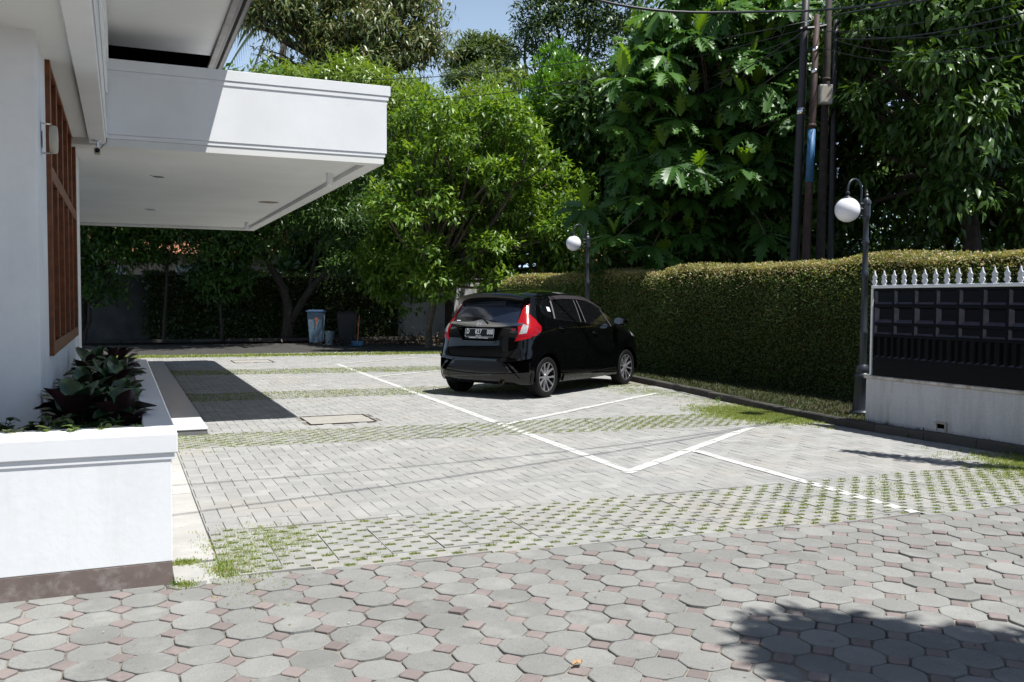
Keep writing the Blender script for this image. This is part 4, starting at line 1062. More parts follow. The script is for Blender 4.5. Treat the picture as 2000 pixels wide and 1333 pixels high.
for s in (-1, 1):
    sd = side(s)
    patch('side_window', [(.00, 1.205), (.045, 1.30), (.16, 1.365), (.345, 1.385)], [(.00, 1.195), (.06, 1.16), (.14, 1.12), (.225, 1.095)], sd, M['carglass'])
    patch('side_window', [(.44, 1.372), (.75, 1.378), (1.075, 1.37)], [(.33, 1.098), (.70, 1.066), (1.05, 1.04)], sd, M['carglass'])
    patch('side_window', [(1.20, 1.372), (1.45, 1.355), (1.72, 1.29), (1.86, 1.235)], [(1.20, 1.03), (1.5, 1.00), (1.75, .98), (1.965, .958)], sd, M['carglass'])
    patch('side_window', [(1.935, 1.205), (2.08, 1.12), (2.26, 1.02)], [(2.03, .958), (2.13, .952), (2.27, .95)], sd, M['carglass'])
    patch('window_trim', [(.30, 1.10), (.375, 1.37)], [(.33, 1.098), (.41, 1.372)], sd, M['trimgrey'], nu=8, nv=3, off=.006)
    for (xa, xb, za, zb) in ((1.05, 1.075, 1.04, 1.37), (1.185, 1.165, 1.035, 1.37), (1.975, 1.868, .96, 1.225)):
        patch('window_trim', [(xa, za), (xb, zb)], [(xa+.013, za), (xb+.013, zb)], sd, M['trimgrey'], nu=8, nv=2, off=.006)
    patch('window_visor', [(.37, 1.36), (.75, 1.375), (1.15, 1.37), (1.45, 1.348), (1.72, 1.285), (1.92, 1.20)], [(.375, 1.405), (.75, 1.425), (1.15, 1.42), (1.48, 1.40), (1.75, 1.335), (1.97, 1.235)], sd, M['visor'], nu=26, nv=4, off=.018, th=.015)
    for dl in ([(.30, 1.09), (.30, .96), (.36, .80), (.46, .62), (.50, .45), (.50, .34)], [(1.12, 1.035), (1.13, .8), (1.12, .5), (1.10, .34)], [(2.04, .955), (2.10, .85), (2.13, .6), (2.10, .34)]):
        patch('door_gap', dl, [(a+.006, b) for a, b in dl], sd, M['seam'], nu=16, nv=2, off=.0012, th=.002)
    patch('belt_trim', [(.33, 1.088), (1.1, 1.032), (2.0, .95)], [(.33, 1.098), (1.1, 1.04), (2.0, .958)], sd, M['black2'], nu=18, nv=2, off=.005)
    patch('side_skirt', [(.42, .30), (1.2, .285), (2.10, .30)], [(.40, .215), (1.2, .205), (2.12, .215)], sd, M['black'], nu=18, nv=5, off=.022, th=.03)
    patch('side_skirt_fin', [(.42, .315), (1.2, .300), (2.10, .315)], [(.42, .300), (1.2, .288), (2.10, .300)], sd, M['chrome'] if False else M['black2'], nu=18, nv=3, off=.014, th=.03)
    for hx, hz in ((.335, .975), (1.335, .885)):
        v = []; n = 9
        for i in range(n):
            t = i/(n-1); x = hx+.19*t; z = hz-.012*t; b = math.sin(t*math.pi)**.4*.03+.006
            for a in np.linspace(0, 2*math.pi, 8, endpoint=False): v.append((x, s*(yhalf(x, z)+b+.008*math.cos(a)), z+.014*math.sin(a)))
        f = [(i*8+j, i*8+(j+1) % 8, (i+1)*8+(j+1) % 8, (i+1)*8+j) for i in range(n-1) for j in range(8)]+[tuple(range(8)), tuple(range((n-1)*8, n*8))]
        cm('door_handle', v, f, M['black'])
    # mirror
    mv = MB(); prof = [(.0, .0), (.05, .055), (.10, .075), (.15, .062), (.18, .02)]
    v = []
    for k, (dx, r_) in enumerate(prof):
        for a in np.linspace(0, 2*math.pi, 14, endpoint=False): v.append((2.02+dx, s*(.93+.105*math.cos(a)*(r_/.075 if r_ > .03 else .55)), 1.045+.068*math.sin(a)*(r_/.075 if r_ > .03 else .6)))
    f = [(i*14+j, i*14+(j+1) % 14, (i+1)*14+(j+1) % 14, (i+1)*14+j) for i in range(len(prof)-1) for j in range(14)]+[tuple(range(14)), tuple(range(14*(len(prof)-1), 14*len(prof)))]
    mo = cm('wing_mirror', v, f, M['black'], ang=50)
    g_ = [(2.017, s*(.93+.085*math.cos(a)), 1.045+.052*math.sin(a)) for a in np.linspace(0, 2*math.pi, 16, endpoint=False)]
    cm('mirror_glass', g_, [tuple(range(16))], M['silver'], mo, smooth=False)
    st = MB(); st.tube([(2.12, s*.80, .97), (2.10, s*.88, 1.0)], .022, 8); cm('mirror_stalk', st.v, st.f, M['black2'], mo)
    # lamps
    C = corner(s)
    u = lambda x, y, z: uof(x, y, z)
    inn = [(-.198, .545, 1.30), (-.30, .56, 1.17), (-.401, .572, 1.047), (-.44, .60, .96), (-.472, .626, .884), (-.504, .588, .796)]
    out = [(-.115, .585, 1.315), (-.235, .640, 1.175), (-.185, .727, 1.087), (-.125, .789, .99), (-.17, .80, .925), (-.385, .764, .840)]
    A = [(u(*p), p[2]) for p in inn]; B = [(u(*p), p[2]) for p in out]
    lamp = patch('tail_lamp', A, B, C, M['redlamp'], nu=30, nv=14, off=.012, th=.02)
    rv_a = [(u(-.372, .640, 1.029), 1.025), (u(-.467, .632, .887), .890)]; rv_b = [(u(-.343, .712, .993), 1.0), (u(-.408, .722, .899), .905)]
    patch('reversing_lens', rv_a, rv_b, C, M['clear'], nu=8, nv=6, off=.0155, th=.004, parent=lamp)
    patch('indicator_lens', [(u(-.26, .755, .98), 1.0), (u(-.33, .76, .88), .905)], [(u(-.16, .80, .965), .975), (u(-.24, .80, .90), .92)], C, M['redlamp2'], nu=8, nv=6, off=.0155, th=.004, parent=lamp)
    patch('lower_lens', [(u(-.475, .63, .875), .878), (u(-.50, .60, .86), .865), (u(-.505, .59, .855), .857)][:2], [(u(-.24, .80, .87), .885), (u(-.30, .79, .86), .868)], C, M['redlamp2'], nu=4, nv=12, off=.0152, th=.004, parent=lamp)
    patch('lamp_edge', [(u(-.16, .585, 1.30), 1.29), (u(-.27, .62, 1.17), 1.17)], [(u(-.13, .585, 1.31), 1.30), (u(-.24, .64, 1.175), 1.178)], C, M['redlamp2'], nu=8, nv=3, off=.0152, th=.004, parent=lamp)
    # bumper side inserts
    patch('bumper_insert', [(u(-.585, .445, .51), .515), (u(-.50, .72, .55), .545), (u(-.43, .785, .56), .565)], [(u(-.575, .60, .372), .372), (u(-.52, .70, .372), .372), (u(-.43, .785, .375), .378)], C, M['seam'], nu=16, nv=5, off=.0025, th=.004)
    patch('bumper_fin', [(u(-.575, .50, .50), .50), (u(-.545, .63, .385), .385)], [(u(-.565, .54, .505), .505), (u(-.53, .67, .385), .385)], C, M['black'], nu=8, nv=4, off=.030, th=.04)
    patch('bumper_ledge', [(u(-.59, .43, .535), .535), (u(-.50, .72, .565), .567), (u(-.40, .80, .575), .587)], [(u(-.59, .43, .515), .517), (u(-.50, .72, .545), .547), (u(-.40, .80, .56), .567)], C, M['black'], nu=14, nv=4, off=.016, th=.02)
    patch('bumper_gap', [(u(-.505, .60, .79), .792), (u(-.53, .60, .70), .70), (u(-.56, .56, .62), .62), (u(-.575, .49, .575), .575)], [(u(-.502, .608, .79), .79), (u(-.527, .608, .70), .697), (u(-.556, .568, .615), .614), (u(-.575, .49, .570), .568)], C, M['seam'], nu=14, nv=2, off=.0012, th=.002)
    patch('arch_flap', [(u(-.40, .80, .36), .365), (-.0+u(-.355, .82, .36), .36)], [(u(-.40, .80, .22), .215), (u(-.355, .82, .22), .215)], C, M['black2'], nu=6, nv=5, off=.015, th=.02)
# rear glass and tailgate
patch('rear_window', [(-.52, 1.315), (0, 1.335), (.52, 1.315)], [(-.565, 1.042), (0, 1.040), (.565, 1.042)], rear, M['rearglass'], nu=24, nv=10)
patch('wiper_cover', [(-.33, 1.043), (-.12, 1.075), (.05, 1.105), (.30, 1.12), (.565, 1.105)], [(-.33, 1.041), (-.12, 1.041), (.05, 1.041), (.30, 1.041), (.575, 1.041)], rear, M['black'], nu=20, nv=4, off=.010, th=.01)
gar = patch('garnish_bar', [(-.655, 1.036), (-.2, 1.041), (-.12, 1.052), (-.05, 1.072), (.02, 1.078), (.09, 1.070), (.15, 1.052), (.22, 1.043), (.655, 1.038)], [(-.625, 1.004), (-.25, .980), (.0, .976), (.25, .982), (.645, 1.018)], rear, M['chrome'], nu=40, nv=6, off=.018, th=.02)
hb_ = MB()
def ebox(y0, y1, z0, z1, d=.004, base=.019):
    ym, zm = (y0+y1)/2, (z0+z1)/2; x = xrear(ym, zm)-base
    hb_.box(x-d, x, min(y0, y1), max(y0, y1), z0, z1)
def poly_on_rear(name, poly, mat, base=.019, d=.004, parent=car):
    v = [(xrear(y, z)-base-d, y, z) for y, z in poly]+[(xrear(y, z)-base, y, z) for y, z in poly]; n = len(poly)
    f = [tuple(range(n)), tuple(range(2*n-1, n-1, -1))]+[(i, (i+1) % n, n+(i+1) % n, n+i) for i in range(n)]
    return cm(name, v, f, mat, parent, smooth=False)
ec = .045; ez = 1.028
emb_ = MB()
def rpoly(mb, poly, base, d):
    v = [(xrear(y, z)-base-d, y, z) for y, z in poly]+[(xrear(y, z)-base, y, z) for y, z in poly]; n = len(poly)
    mb.add(v, [tuple(range(n)), tuple(range(2*n-1, n-1, -1))]+[(i, (i+1) % n, n+(i+1) % n, n+i) for i in range(n)])
for sg in (1, -1):
    rpoly(emb_, [(ec+sg*.030, ez+.026), (ec+sg*.020, ez+.026), (ec+sg*.016, ez-.026), (ec+sg*.026, ez-.026)], .019, .005)
rpoly(emb_, [(ec-.019, ez-.004), (ec-.019, ez+.005), (ec+.019, ez+.005), (ec+.019, ez-.004)], .019, .0045)
ro = [(ec+.047, ez+.036), (ec-.047, ez+.036), (ec-.036, ez-.036), (ec+.036, ez-.036)]; ri = [(ec+.041, ez+.031), (ec-.041, ez+.031), (ec-.031, ez-.031), (ec+.031, ez-.031)]
for i in range(4): j = (i+1) % 4; rpoly(emb_, [ro[i], ro[j], ri[j], ri[i]], .019, .004)
cm('emblem', emb_.v, emb_.f, M['silver'], smooth=False)
# plate recess + plate
rec = patch('plate_recess', [(.43, .978), (.0, .974), (-.36, .974)], [(.30, .795), (.0, .793), (-.29, .795)], rear, M['seam'], nu=14, nv=4, off=.0015, th=.003)
patch('tailgate_lip', [(.445, .975), (.305, .785), (.0, .780), (-.30, .785), (-.38, .975)], [(.425, .975), (.287, .765), (.0, .760), (-.28, .765), (-.36, .975)], rear, M['black'], nu=40, nv=3, off=.016, th=.02)
PX = -.540
plt = empty('licence_plate', (PX, .0, .895*SZ), 0); plt.parent = car; plt.rotation_euler = (0, math.radians(8), 0)
MB().box(-.004, 0, -.255, .255, -.078, .070, .002).build('plate_board', M['black2'], plt)
bd = MB(); W2, H0, H1 = .253, -.050, .066
for q in ((-W2, W2, H1-.003, H1), (-W2, W2, H0, H0+.003), (-W2, -W2+.003, H0, H1), (W2-.003, W2, H0, H1)): bd.box(-.0052, -.004, *q)
bd.build('plate_border', M['plate_w'], plt)
def text(name, s, size, loc, rot, mat, parent, ext=.0008, align='CENTER', sx=1.0, shear=0, spacing=1.0):
    cu = bpy.data.curves.new(name, 'FONT'); cu.body = s; cu.size = size; cu.extrude = ext; cu.align_x = align; cu.align_y = 'CENTER'; cu.resolution_u = 3; cu.shear = shear; cu.space_character = spacing
    tmp = bpy.data.objects.new(name, cu); COL.objects.link(tmp)
    me = bpy.data.meshes.new_from_object(tmp.evaluated_get(bpy.context.evaluated_depsgraph_get())); bpy.data.objects.remove(tmp)
    me.materials.clear(); me.materials.append(mat); o = bpy.data.objects.new(name, me); link(o, parent)
    o.matrix_local = Matrix.Translation(Vector(loc)) @ rot @ Matrix.Diagonal((sx, 1, 1, 1)); return o
# text faces local -X: text x axis -> -Y (left to right seen from behind), text y -> Z
RB = Matrix(((0, 0, -1, 0), (-1, 0, 0, 0), (0, 1, 0, 0), (0, 0, 0, 1)))
text('plate_letter', 'D', .098, (-.0055, .205, .022), RB, M['plate_w'], plt, sx=.72)
text('plate_number', '827', .098, (-.0055, .02, .020), RB, M['plate_w'], plt, sx=.72, spacing=1.08)
text('plate_letter', '000', .098, (-.0055, -.185, .018), RB, M['plate_w'], plt, sx=.68, spacing=1.08)
text('plate_date', '07\u00b721', .030, (-.0055, .01, -.036), RB, M['plate_w'], plt, sx=1.1, spacing=1.3)
lg = MB(); 
for k, (a, b) in enumerate(((-.16, -.06), (-.05, .03), (.05, .18))): lg.box(-.0052, -.004, a, b, -.069, -.062)
lg.build('frame_lettering', M['plate_w'], plt)
def rtext(name, s, size, y, z, mat, **kw): return text(name, s, size, (xrear(y, z)-.004, y, z*SZ), RB, mat, car, ext=.002, **kw)
rtext('model_badge', 'JAZZ', .036, .52, .957, M['silver'], spacing=1.35, sx=1.05)
rtext('trim_badge', 'RS', .050, -.54, .955, M['badge_r'], sx=1.5, shear=.2)
rtext('engine_badge', 'i-VTEC', .024, -.53, .922, M['silver'], spacing=1.1, sx=1.2)
o = poly_on_rear('maker_sticker', [(.50, 1.062), (.42, 1.062), (.42, 1.072), (.50, 1.072)], M['plate_w'], base=.0125, d=.001)
# wiper
wp = MB(); pts = []
for (y_, z_) in ((-.09, 1.045), (-.05, 1.075), (.02, 1.108), (.10, 1.118), (.22, 1.116), (.34, 1.112)): pts.append((xrear(y_, z_)-.040, y_, z_))
wp.tube(pts, [.014, .012, .010, .008, .007, .005], 8); cm('wiper', wp.v, wp.f, M['black2'])
# spoiler
sv = []; ns = 25
for i in range(ns):
    t = -1+2*i/(ns-1); y = t*.600; k = abs(t)**3
    xb = -.400+.105*k; zt_ = 1.442-.058*abs(t)**2.4; dz = .058+.014*(1-abs(t)**4)
    xin = -.12
    sec = [(xin, 1.485-.085*abs(t)**2.6), (-.26+.06*k, 1.468-.072*abs(t)**2.5), (xb+.03, zt_+.008), (xb, zt_-.006), (xb+.012, zt_-dz*.55), (xb+.075, zt_-dz*1.15), (xb+.13, zt_-dz*1.65), (xin, zt_-dz*1.2)]
    sv += [(a, y, b) for a, b in sec]
m_ = 8; sf = [(i*m_+j, i*m_+(j+1) % m_, (i+1)*m_+(j+1) % m_, (i+1)*m_+j) for i in range(ns-1) for j in range(m_)]+[tuple(range(m_)), tuple(range((ns-1)*m_, ns*m_))]
spo = cm('spoiler', sv, sf, M['black'], ang=38)
hl = MB(); hl.box(-.394, -.388, -.13, .17, 1.418, 1.426); cm('brake_light', hl.v, hl.f, M['redlamp2'], spo, smooth=False)
# antenna
an = MB(); an.tube([(-.05, .05, 1.50), (-.08, .05, 1.53)], [.02, .008], 8); an.tube([(-.08, .05, 1.53), (-.17, .05, 1.68)], [.0035, .0025], 6); cm('antenna', an.v, an.f, M['black2'])
# bumper panels
patch('bumper_centre', [(.40, .512), (0, .522), (-.42, .515)], [(.46, .385), (0, .375), (-.53, .372)], rear, M['black2'], nu=20, nv=5, off=.010, th=.012)
patch('bumper_lip', [(.60, .372), (.3, .350), (0, .340), (-.3, .348), (-.62, .370)], [(.66, .300), (.3, .285), (0, .275), (-.3, .282), (-.68, .298)], rear, M['black'], nu=30, nv=6, off=.028, th=.05)
patch('tailgate_gap', [(.49, .575), (0, .570), (-.49, .575)], [(.49, .568), (0, .563), (-.49, .568)], rear, M['seam'], nu=20, nv=2, off=.0012, th=.002)
for s in (-1, 1): o = cm('reflector', [(xrear(.62, .45)-.006, s*.60, .40), (xrear(.64, .45)-.006, s*.66, .40), (xrear(.64, .45)-.006, s*.66, .42), (xrear(.62, .45)-.006, s*.60, .42)], [(0, 1, 2, 3)], M['redlamp2'], smooth=False) if False else None
ex = MB(); ex.tube([(-.58, -.40, .245), (-.40, -.40, .245), (-.2, -.36, .25)], [.034, .034, .03], 16, cap=False); ex.lathe([(.085, -.12), (.11, -.06), (.11, .22), (.085, .28)], 16, (-.15, -.2, .27), 'y'); cm('exhaust', ex.v, ex.f, M['exhaust'], scale=False)
# sticker on quarter glass
p_ = side(-1); q_ = [p_(.20, 1.27), p_(.275, 1.262), p_(.272, 1.20), p_(.197, 1.208)]; cm('window_sticker', [(a, b-.0045, c) for a, b, c in q_]+[(a, b-.0035, c) for a, b, c in q_], [(0, 1, 2, 3), (4, 7, 6, 5), (0, 4, 5, 1), (1, 5, 6, 2), (2, 6, 7, 3), (3, 7, 4, 0)], M['plate_w'], smooth=False)
# front lamps
for s in (-1, 1):
    v = []
    for i in range(8):
        for j in range(5):
            x = 2.72+.42*i/7; z = .80+.0+.10*j/4*(1-.5*i/7)-.07*i/7; v.append((x+.002, s*(yhalf(x, z)+.006), z))
    cm('headlight', v, [(i*5+j, (i+1)*5+j, (i+1)*5+j+1, i*5+j+1) for i in range(7) for j in range(4)], M['clear'])
# wheels
def wheel_proto():
    R = .302; w = .095
    t = MB(); prof = [(.212, -w*.80), (.225, -w*.92), (.262, -w), (.284, -w*.93), (.297, -w*.72), (R, -w*.45)]
    g = []
    for k, c in enumerate((-.028, 0, .028)): g += [(R, c-.006), (R-.006, c-.0045), (R-.006, c+.0045), (R, c+.006)]
    prof = prof+g+[(r_, -z_) for r_, z_ in prof[::-1]]
    t.lathe(prof, 48, (0, 0, 0), 'y', False); tyre = t
    b = MB(); b.lathe([(.212, -w*.80), (.218, -w*.86), (.206, -w*.86), (.198, -w*.72), (.196, w*.6), (.18, w*.62)], 40, (0, 0, 0), 'y', False)
    sp = MB()
    for k in range(5):
        a0 = 2*math.pi*k/5
        for da in (-.20, .20):
            a1 = a0+da*.55; a2 = a0+da*1.5
            p0 = np.array([math.cos(a1)*.045, math.sin(a1)*.045]); p1 = np.array([math.cos(a2)*.206, math.sin(a2)*.206]); d = (p1-p0)/np.linalg.norm(p1-p0); n = np.array([-d[1], d[0]])
            v = []
            for (tt, ww, yy, dp) in ((0, .020, -w*.62, .030), (.35, .0105, -w*.70, .026), (.75, .011, -w*.80, .026), (1, .019, -w*.84, .030)):
                c = p0+(p1-p0)*tt
                for (sx_, dy) in ((-1, 0), (1, 0), (1, dp), (-1, dp)): v.append((c[0]+n[0]*ww*sx_, yy+dy, c[1]+n[1]*ww*sx_))
            f = [(i*4+j, i*4+(j+1) % 4, (i+1)*4+(j+1) % 4, (i+1)*4+j) for i in range(3) for j in range(4)]+[(0, 1, 2, 3), (15, 14, 13, 12)]
            sp.add(v, f)
    sp.lathe([(.0, -w*.70), (.026, -w*.70), (.030, -w*.66), (.052, -w*.60), (.056, -w*.3)], 20, (0, 0, 0), 'y')
    rl = MB(); rl.lathe([(.2125, -w*.855), (.2125, -w*.875), (.203, -w*.875), (.203, -w*.855)], 48, (0, 0, 0), 'y', False)
    disc = MB(); disc.lathe([(.135, -.02), (.135, 0), (.05, .02)], 28, (0, 0, 0), 'y')
    nut = MB()
    for k in range(4): a = 2*math.pi*(k+.5)/4; nut.lathe([(.006, -w*.66), (.0075, -w*.60)], 6, (.038*math.cos(a), 0, .038*math.sin(a)), 'y')
    back = MB(); back.lathe([(.198, .045), (.0, .046)], 24, (0, 0, 0), 'y')
    def md(nm, mb, mat):
        o = mk(nm, mb.v, mb.f, mat); fixn(o, 35); me = o.data; bpy.data.objects.remove(o); return me
    return [('tyre', md('tyre', tyre, M['tyre'])), ('rim', md('rim', b, M['rimdark'])), ('spokes', md('spokes', sp, M['alloy'])), ('rim_edge', md('rim_edge', rl, M['alloy'])), ('brake_disc', md('brake_disc', disc, M['rimdark'])), ('wheel_back', md('wheel_back', back, M['seam'])), ('wheel_nut', md('wheel_nut', nut, M['silver']))]
WP = wheel_proto()
for (x, s) in ((0, -1), (0, 1), (2.53, -1), (2.53, 1)):
    w_ = empty('wheel', (x, s*.735, .300)); w_.parent = car; w_.rotation_euler = (0, random.uniform(0, 1.2) if x else .35, 0 if s < 0 else math.pi)
    w_.rotation_mode = 'XYZ'
    for nm, me in WP: o = bpy.data.objects.new(nm, me); link(o, w_)

# ================================================================= STREET FURNITURE, BINS
def pole(name, top, base, r0, r1, mat, label, group='utility poles behind the hedge', bands=()):
    base = np.array(base, float); top = np.array(top, float); t = empty(name, base, 0, label, 'pole', group)
    m = MB(); m.tube([(0, 0, 0)]+[tuple((top-base)*k) for k in (.25, .5, .75, 1)], list(np.linspace(r0, r1, 5)), 14); m.build('shaft', mat, t, True)
    for (a, b, mt, ex_) in bands:
        m = MB(); ra = r0+(r1-r0)*a+ex_; rb_ = r0+(r1-r0)*b+ex_; m.tube([tuple((top-base)*a), tuple((top-base)*b)], [ra, rb_], 14); m.build('collar', mt, t, True)
    return t
dP = 16.2
def pp(x, y, d=dP): return P(x, y, d)
def grounded(p, q):  # extend line p->q to z=0.05
    t = (p[2]-.05)/(p[2]-q[2]); return p+(q-p)*t
t1 = pp(1578, -90); b1 = grounded(t1, pp(1552, 500)); pole('utility_pole', t1, b1, .098, .062, M['polegrey'], 'thick grey utility pole, leftmost of the leaning cluster', bands=((.62, .635, M['silver'], .006),))
t2 = pp(1596, 30, 16.0); b2 = grounded(t2, pp(1574, 500, 16.0)); p2 = pole('utility_pole', t2, b2, .086, .052, M['rustmetal'], 'rusty utility pole with a blue painted band', bands=((.54, .685, M['blue'], .004), (.84, .85, M['silver'], .006), (.90, .91, M['silver'], .006), (.69, .70, M['rustmetal'], .012)))
t3 = pp(1622, -90, 16.4); b3 = grounded(t3, pp(1602, 500, 16.4)); pole('utility_pole', t3, b3, .092, .056, M['polewood'], 'weathered brown utility pole with small hook collars, right of the blue banded one', bands=((.60, .606, M['iron'], .008), (.70, .706, M['iron'], .008)))
t4 = pp(1633, 40, 16.9); b4 = grounded(t4, pp(1622, 500, 16.9)); pole('utility_pole', t4, b4, .062, .05, M['polegrey'], 'slim grey utility pole, rightmost and hindmost of the cluster')
bx = empty('meter_box', pp(1612, 185, 16.15), 0, 'pale grey box mounted high between the utility poles', 'box')
m = MB(); m.box(-.115, .115, -.05, .05, -.17, .17, .012); o = m.build('casing', M['slab'], bx); bx.rotation_euler = (0, 0, math.radians(-23))
m = MB(); m.box(-.09, .09, -.056, -.051, -.14, .14, .002); m.build('door', M['beige'], bx)
m = MB(); m.box(-.06, .06, .05, .09, -.03, .03); m.build('bracket', M['iron'], bx)
cr = empty('cross_bracket', pp(1592, 55, 16.0), 0, 'black bracket with insulators joining the pole tops', 'bracket')
m = MB(); m.tube([(-.28, .1, -.03), (0, 0, 0), (.22, -.02, .06)], .035, 8); m.build('arm', M['cable'], cr)
for dx in (-.18, .12): m = MB(); m.lathe([(.03, -.04), (.045, -.02), (.03, 0), (.045, .02), (.02, .05)], 10, (dx, 0, .05)); m.build('insulator', M['silver'], cr)
# cables
def cable(pts, r, label, sag=0, grp='overhead cables'):
    A = [np.array(p, float) for p in pts]; out = []
    n = 22
    if len(A) == 2:
        for t in np.linspace(0, 1, n): out.append(A[0]+(A[1]-A[0])*t-np.array([0, 0, 4*sag*t*(1-t)]))
    else:
        d = [0]
        for a, b in zip(A[:-1], A[1:]): d.append(d[-1]+np.linalg.norm(b-a))
        ts = np.linspace(0, d[-1], 24); out = [np.array([np.interp(t, d, [p[k] for p in A]) for k in range(3)]) for t in ts]
        for _ in range(6):
            out = [out[0]]+[(out[i-1]+2*out[i]+out[i+1])/4 for i in range(1, len(out)-1)]+[out[-1]]
    m = MB(); c = out[0]; m.tube([p-c for p in out], r, 6); o = m.build('overhead_cable', M['cable'], smooth=True); o.location = c
    return tag(o, label, 'cable', grp)
J = lambda x, y, d=16.1: P(x, y, d)
cable([P(1080, -25, 12), P(1150, 0, 12.2), P(1240, 20, 12.4), P(1340, 27, 12.6), P(1460, 24, 12.9), P(1572, 22, 16.1)], .019, 'thick twisted cable sagging left from the pole tops', grp='overhead cables')
cable([J(1572, 22), P(1660, 16, 12.4), P(1760, 2, 11.5), P(1900, -30, 10.4)], .019, 'thick twisted cable rising right from the pole tops')
cable([J(1625, 30), P(1700, 18, 12.4), P(1800, 3, 11.5), P(1930, -20, 10.5)], .015, 'black cable just below the twisted one, right of the poles')
for k, (x0, y0, d0, x1, y1, sg) in enumerate(((1600, 62, 16, 2060, -15, .12), (1625, 75, 16, 2060, 8, .15), (1625, 60, 16.2, 2060, 28, .2), (1630, 78, 16.2, 2060, 58, .25), (1610, 95, 16.2, 2060, 95, .2))):
    cable([P(x0, y0, d0), P(x1, y1, 10.5)], .0065 if k != 1 else .011, ['thin cable highest of the five running right from the poles', 'medium cable second of the five running right from the poles', 'thin cable third of the five running right from the poles', 'thin cable fourth of the five running right from the poles', 'lowest thin cable running level to the right from the poles'][k], sg)
for k, (x0, y0, x1, y1, d1, sg, r) in enumerate(((1590, 40, 420, 140, 30, .6, .010), (1590, 52, 420, 165, 30, .9, .009), (1590, 62, 1000, 148, 24, .5, .008), (1590, 75, 1000, 175, 22, .5, .007), (1572, 60, 1200, 250, 20, .2, .012), (1590, 90, 1240, 300, 20, .2, .009))):
    cable([P(x0, y0, 16.0), P(x1, y1, d1)], r, ['long thin cable over the canopy roof to the far left, upper one', 'long thin cable over the canopy roof to the far left, lower one', 'thin cable crossing the sky gap to the middle trees', 'lowest thin cable reaching the middle trees', 'cable slanting steeply down left into the breadfruit tree', 'second cable slanting down left into the breadfruit tree'][k], sg)
# two service cables high above the car park: they cast the thin shadows on the pavers
def lift(p, z): return np.array([p[0], p[1], 0])+SUN/SUN[2]*z
up_ = [(-6, 7.35), (.344, 7.168), (1.543, 7.19), (3.189, 7.36), (4.6, 7.60), (6.55, 8.20), (12, 10.8)]; lo_ = [(-6, 5.2), (.324, 6.168), (1.375, 6.431), (2.983, 6.918), (4.203, 7.32), (6.385, 8.10), (12, 10.9)]
cable([lift(p, 6.3) for p in up_], .011, 'service cable high over the car park casting the upper thin shadow'); cable([lift(p, 6.1) for p in lo_], .013, 'service cable high over the car park casting the lower thin shadow')

# bins
def bin_(loc, rz, w, h, matb, matl, label, patchy=False):
    t = empty('wheelie_bin', loc, rz, label, 'bin', 'waste bins by the back hedge')
    m = MB(); a, b = w*.38, w*.5; z0, z1 = .05, h
    v = [(-a, -a, z0), (a, -a, z0), (a, a, z0), (-a, a, z0), (-b, -b*1.05, z1), (b, -b*1.05, z1), (b, b*1.1, z1), (-b, b*1.1, z1)]
    o = mk('bin_body', v, [(0, 3, 2, 1), (4, 5, 6, 7), (0, 1, 5, 4), (1, 2, 6, 5), (2, 3, 7, 6), (3, 0, 4, 7)], matb, t)
    bm = bmesh.new(); bm.from_mesh(o.data); bmesh.ops.bevel(bm, geom=bm.edges[:], offset=.02, segments=2, affect='EDGES'); bm.to_mesh(o.data); bm.free()
    m = MB(); m.box(-b-.03, b+.03, -b*1.1-.03, b*1.1+.04, z1+.002, z1+.035, .008); m.box(-b+.02, b-.02, -b+.02, b, z1+.036, z1+.06, .008); m.build('lid', matl, t)
    for s in (-1, 1): m = MB(); m.lathe([(.09, -.02), (.09, .02)], 16, (s*a*1.05, a+.03, .09), 'x'); m.build('wheel', M['tyre'], t)
    m = MB(); m.tube([(-b*.7, b*1.1+.03, z1-.02), (-b*.7, b*1.1+.09, z1), (b*.7, b*1.1+.09, z1), (b*.7, b*1.1+.03, z1-.02)], .012, 6); m.build('handle', matl, t)
    return t
b1_ = bin_(tuple(P(618, 668, 28.6)*np.array([1, 1, 0])), math.radians(-20), .50, 1.02, M['bin_blue'], M['lid_blue'], 'tall faded blue bin with dirty lower half left of the black bin')
m = MB(); m.box(.02, .05, -.262, -.258, .62, .86); m.box(-.02, .10, -.262, -.258, .80, .825); m.build('orange_mark', M['orange'], b1_)
bin_(tuple(P(678, 668, 28.2)*np.array([1, 1, 0])), math.radians(-20), .56, .98, M['bin_black'], M['bin_black'], 'black bin right of the blue bin by the back hedge')
t = empty('bucket', P(644, 670, 28.2)*np.array([1, 1, 0]), 0, 'small pale grey bucket between the blue and black bins', 'bucket')
m = MB(); m.lathe([(.11, 0), (.155, .40), (.168, .405), (.168, .425), (.15, .42), (.105, .02)], 20); o = m.build('pail', M['bucket'], t); fixn(o, 40)
t = empty('dustpan', P(697, 673, 27.4)*np.array([1, 1, 0]), math.radians(-25), 'blue dustpan with long orange handle leaning at the black bin', 'dustpan')
m = MB(); m.add([(-.17, -.16, .01), (.17, -.16, .01), (.20, .08, .02), (-.20, .08, .02), (-.20, .10, .16), (.20, .10, .16), (-.17, -.16, .02), (.17, -.16, .02)], [(0, 1, 2, 3), (3, 2, 5, 4), (0, 3, 4, 6), (1, 7, 5, 2)]); m.build('pan', M['bluep'], t)
m = MB(); m.tube([(0, .10, .08), (.02, .14, .5), (.04, .20, .92)], .016, 6); m.build('handle', M['orange'], t)
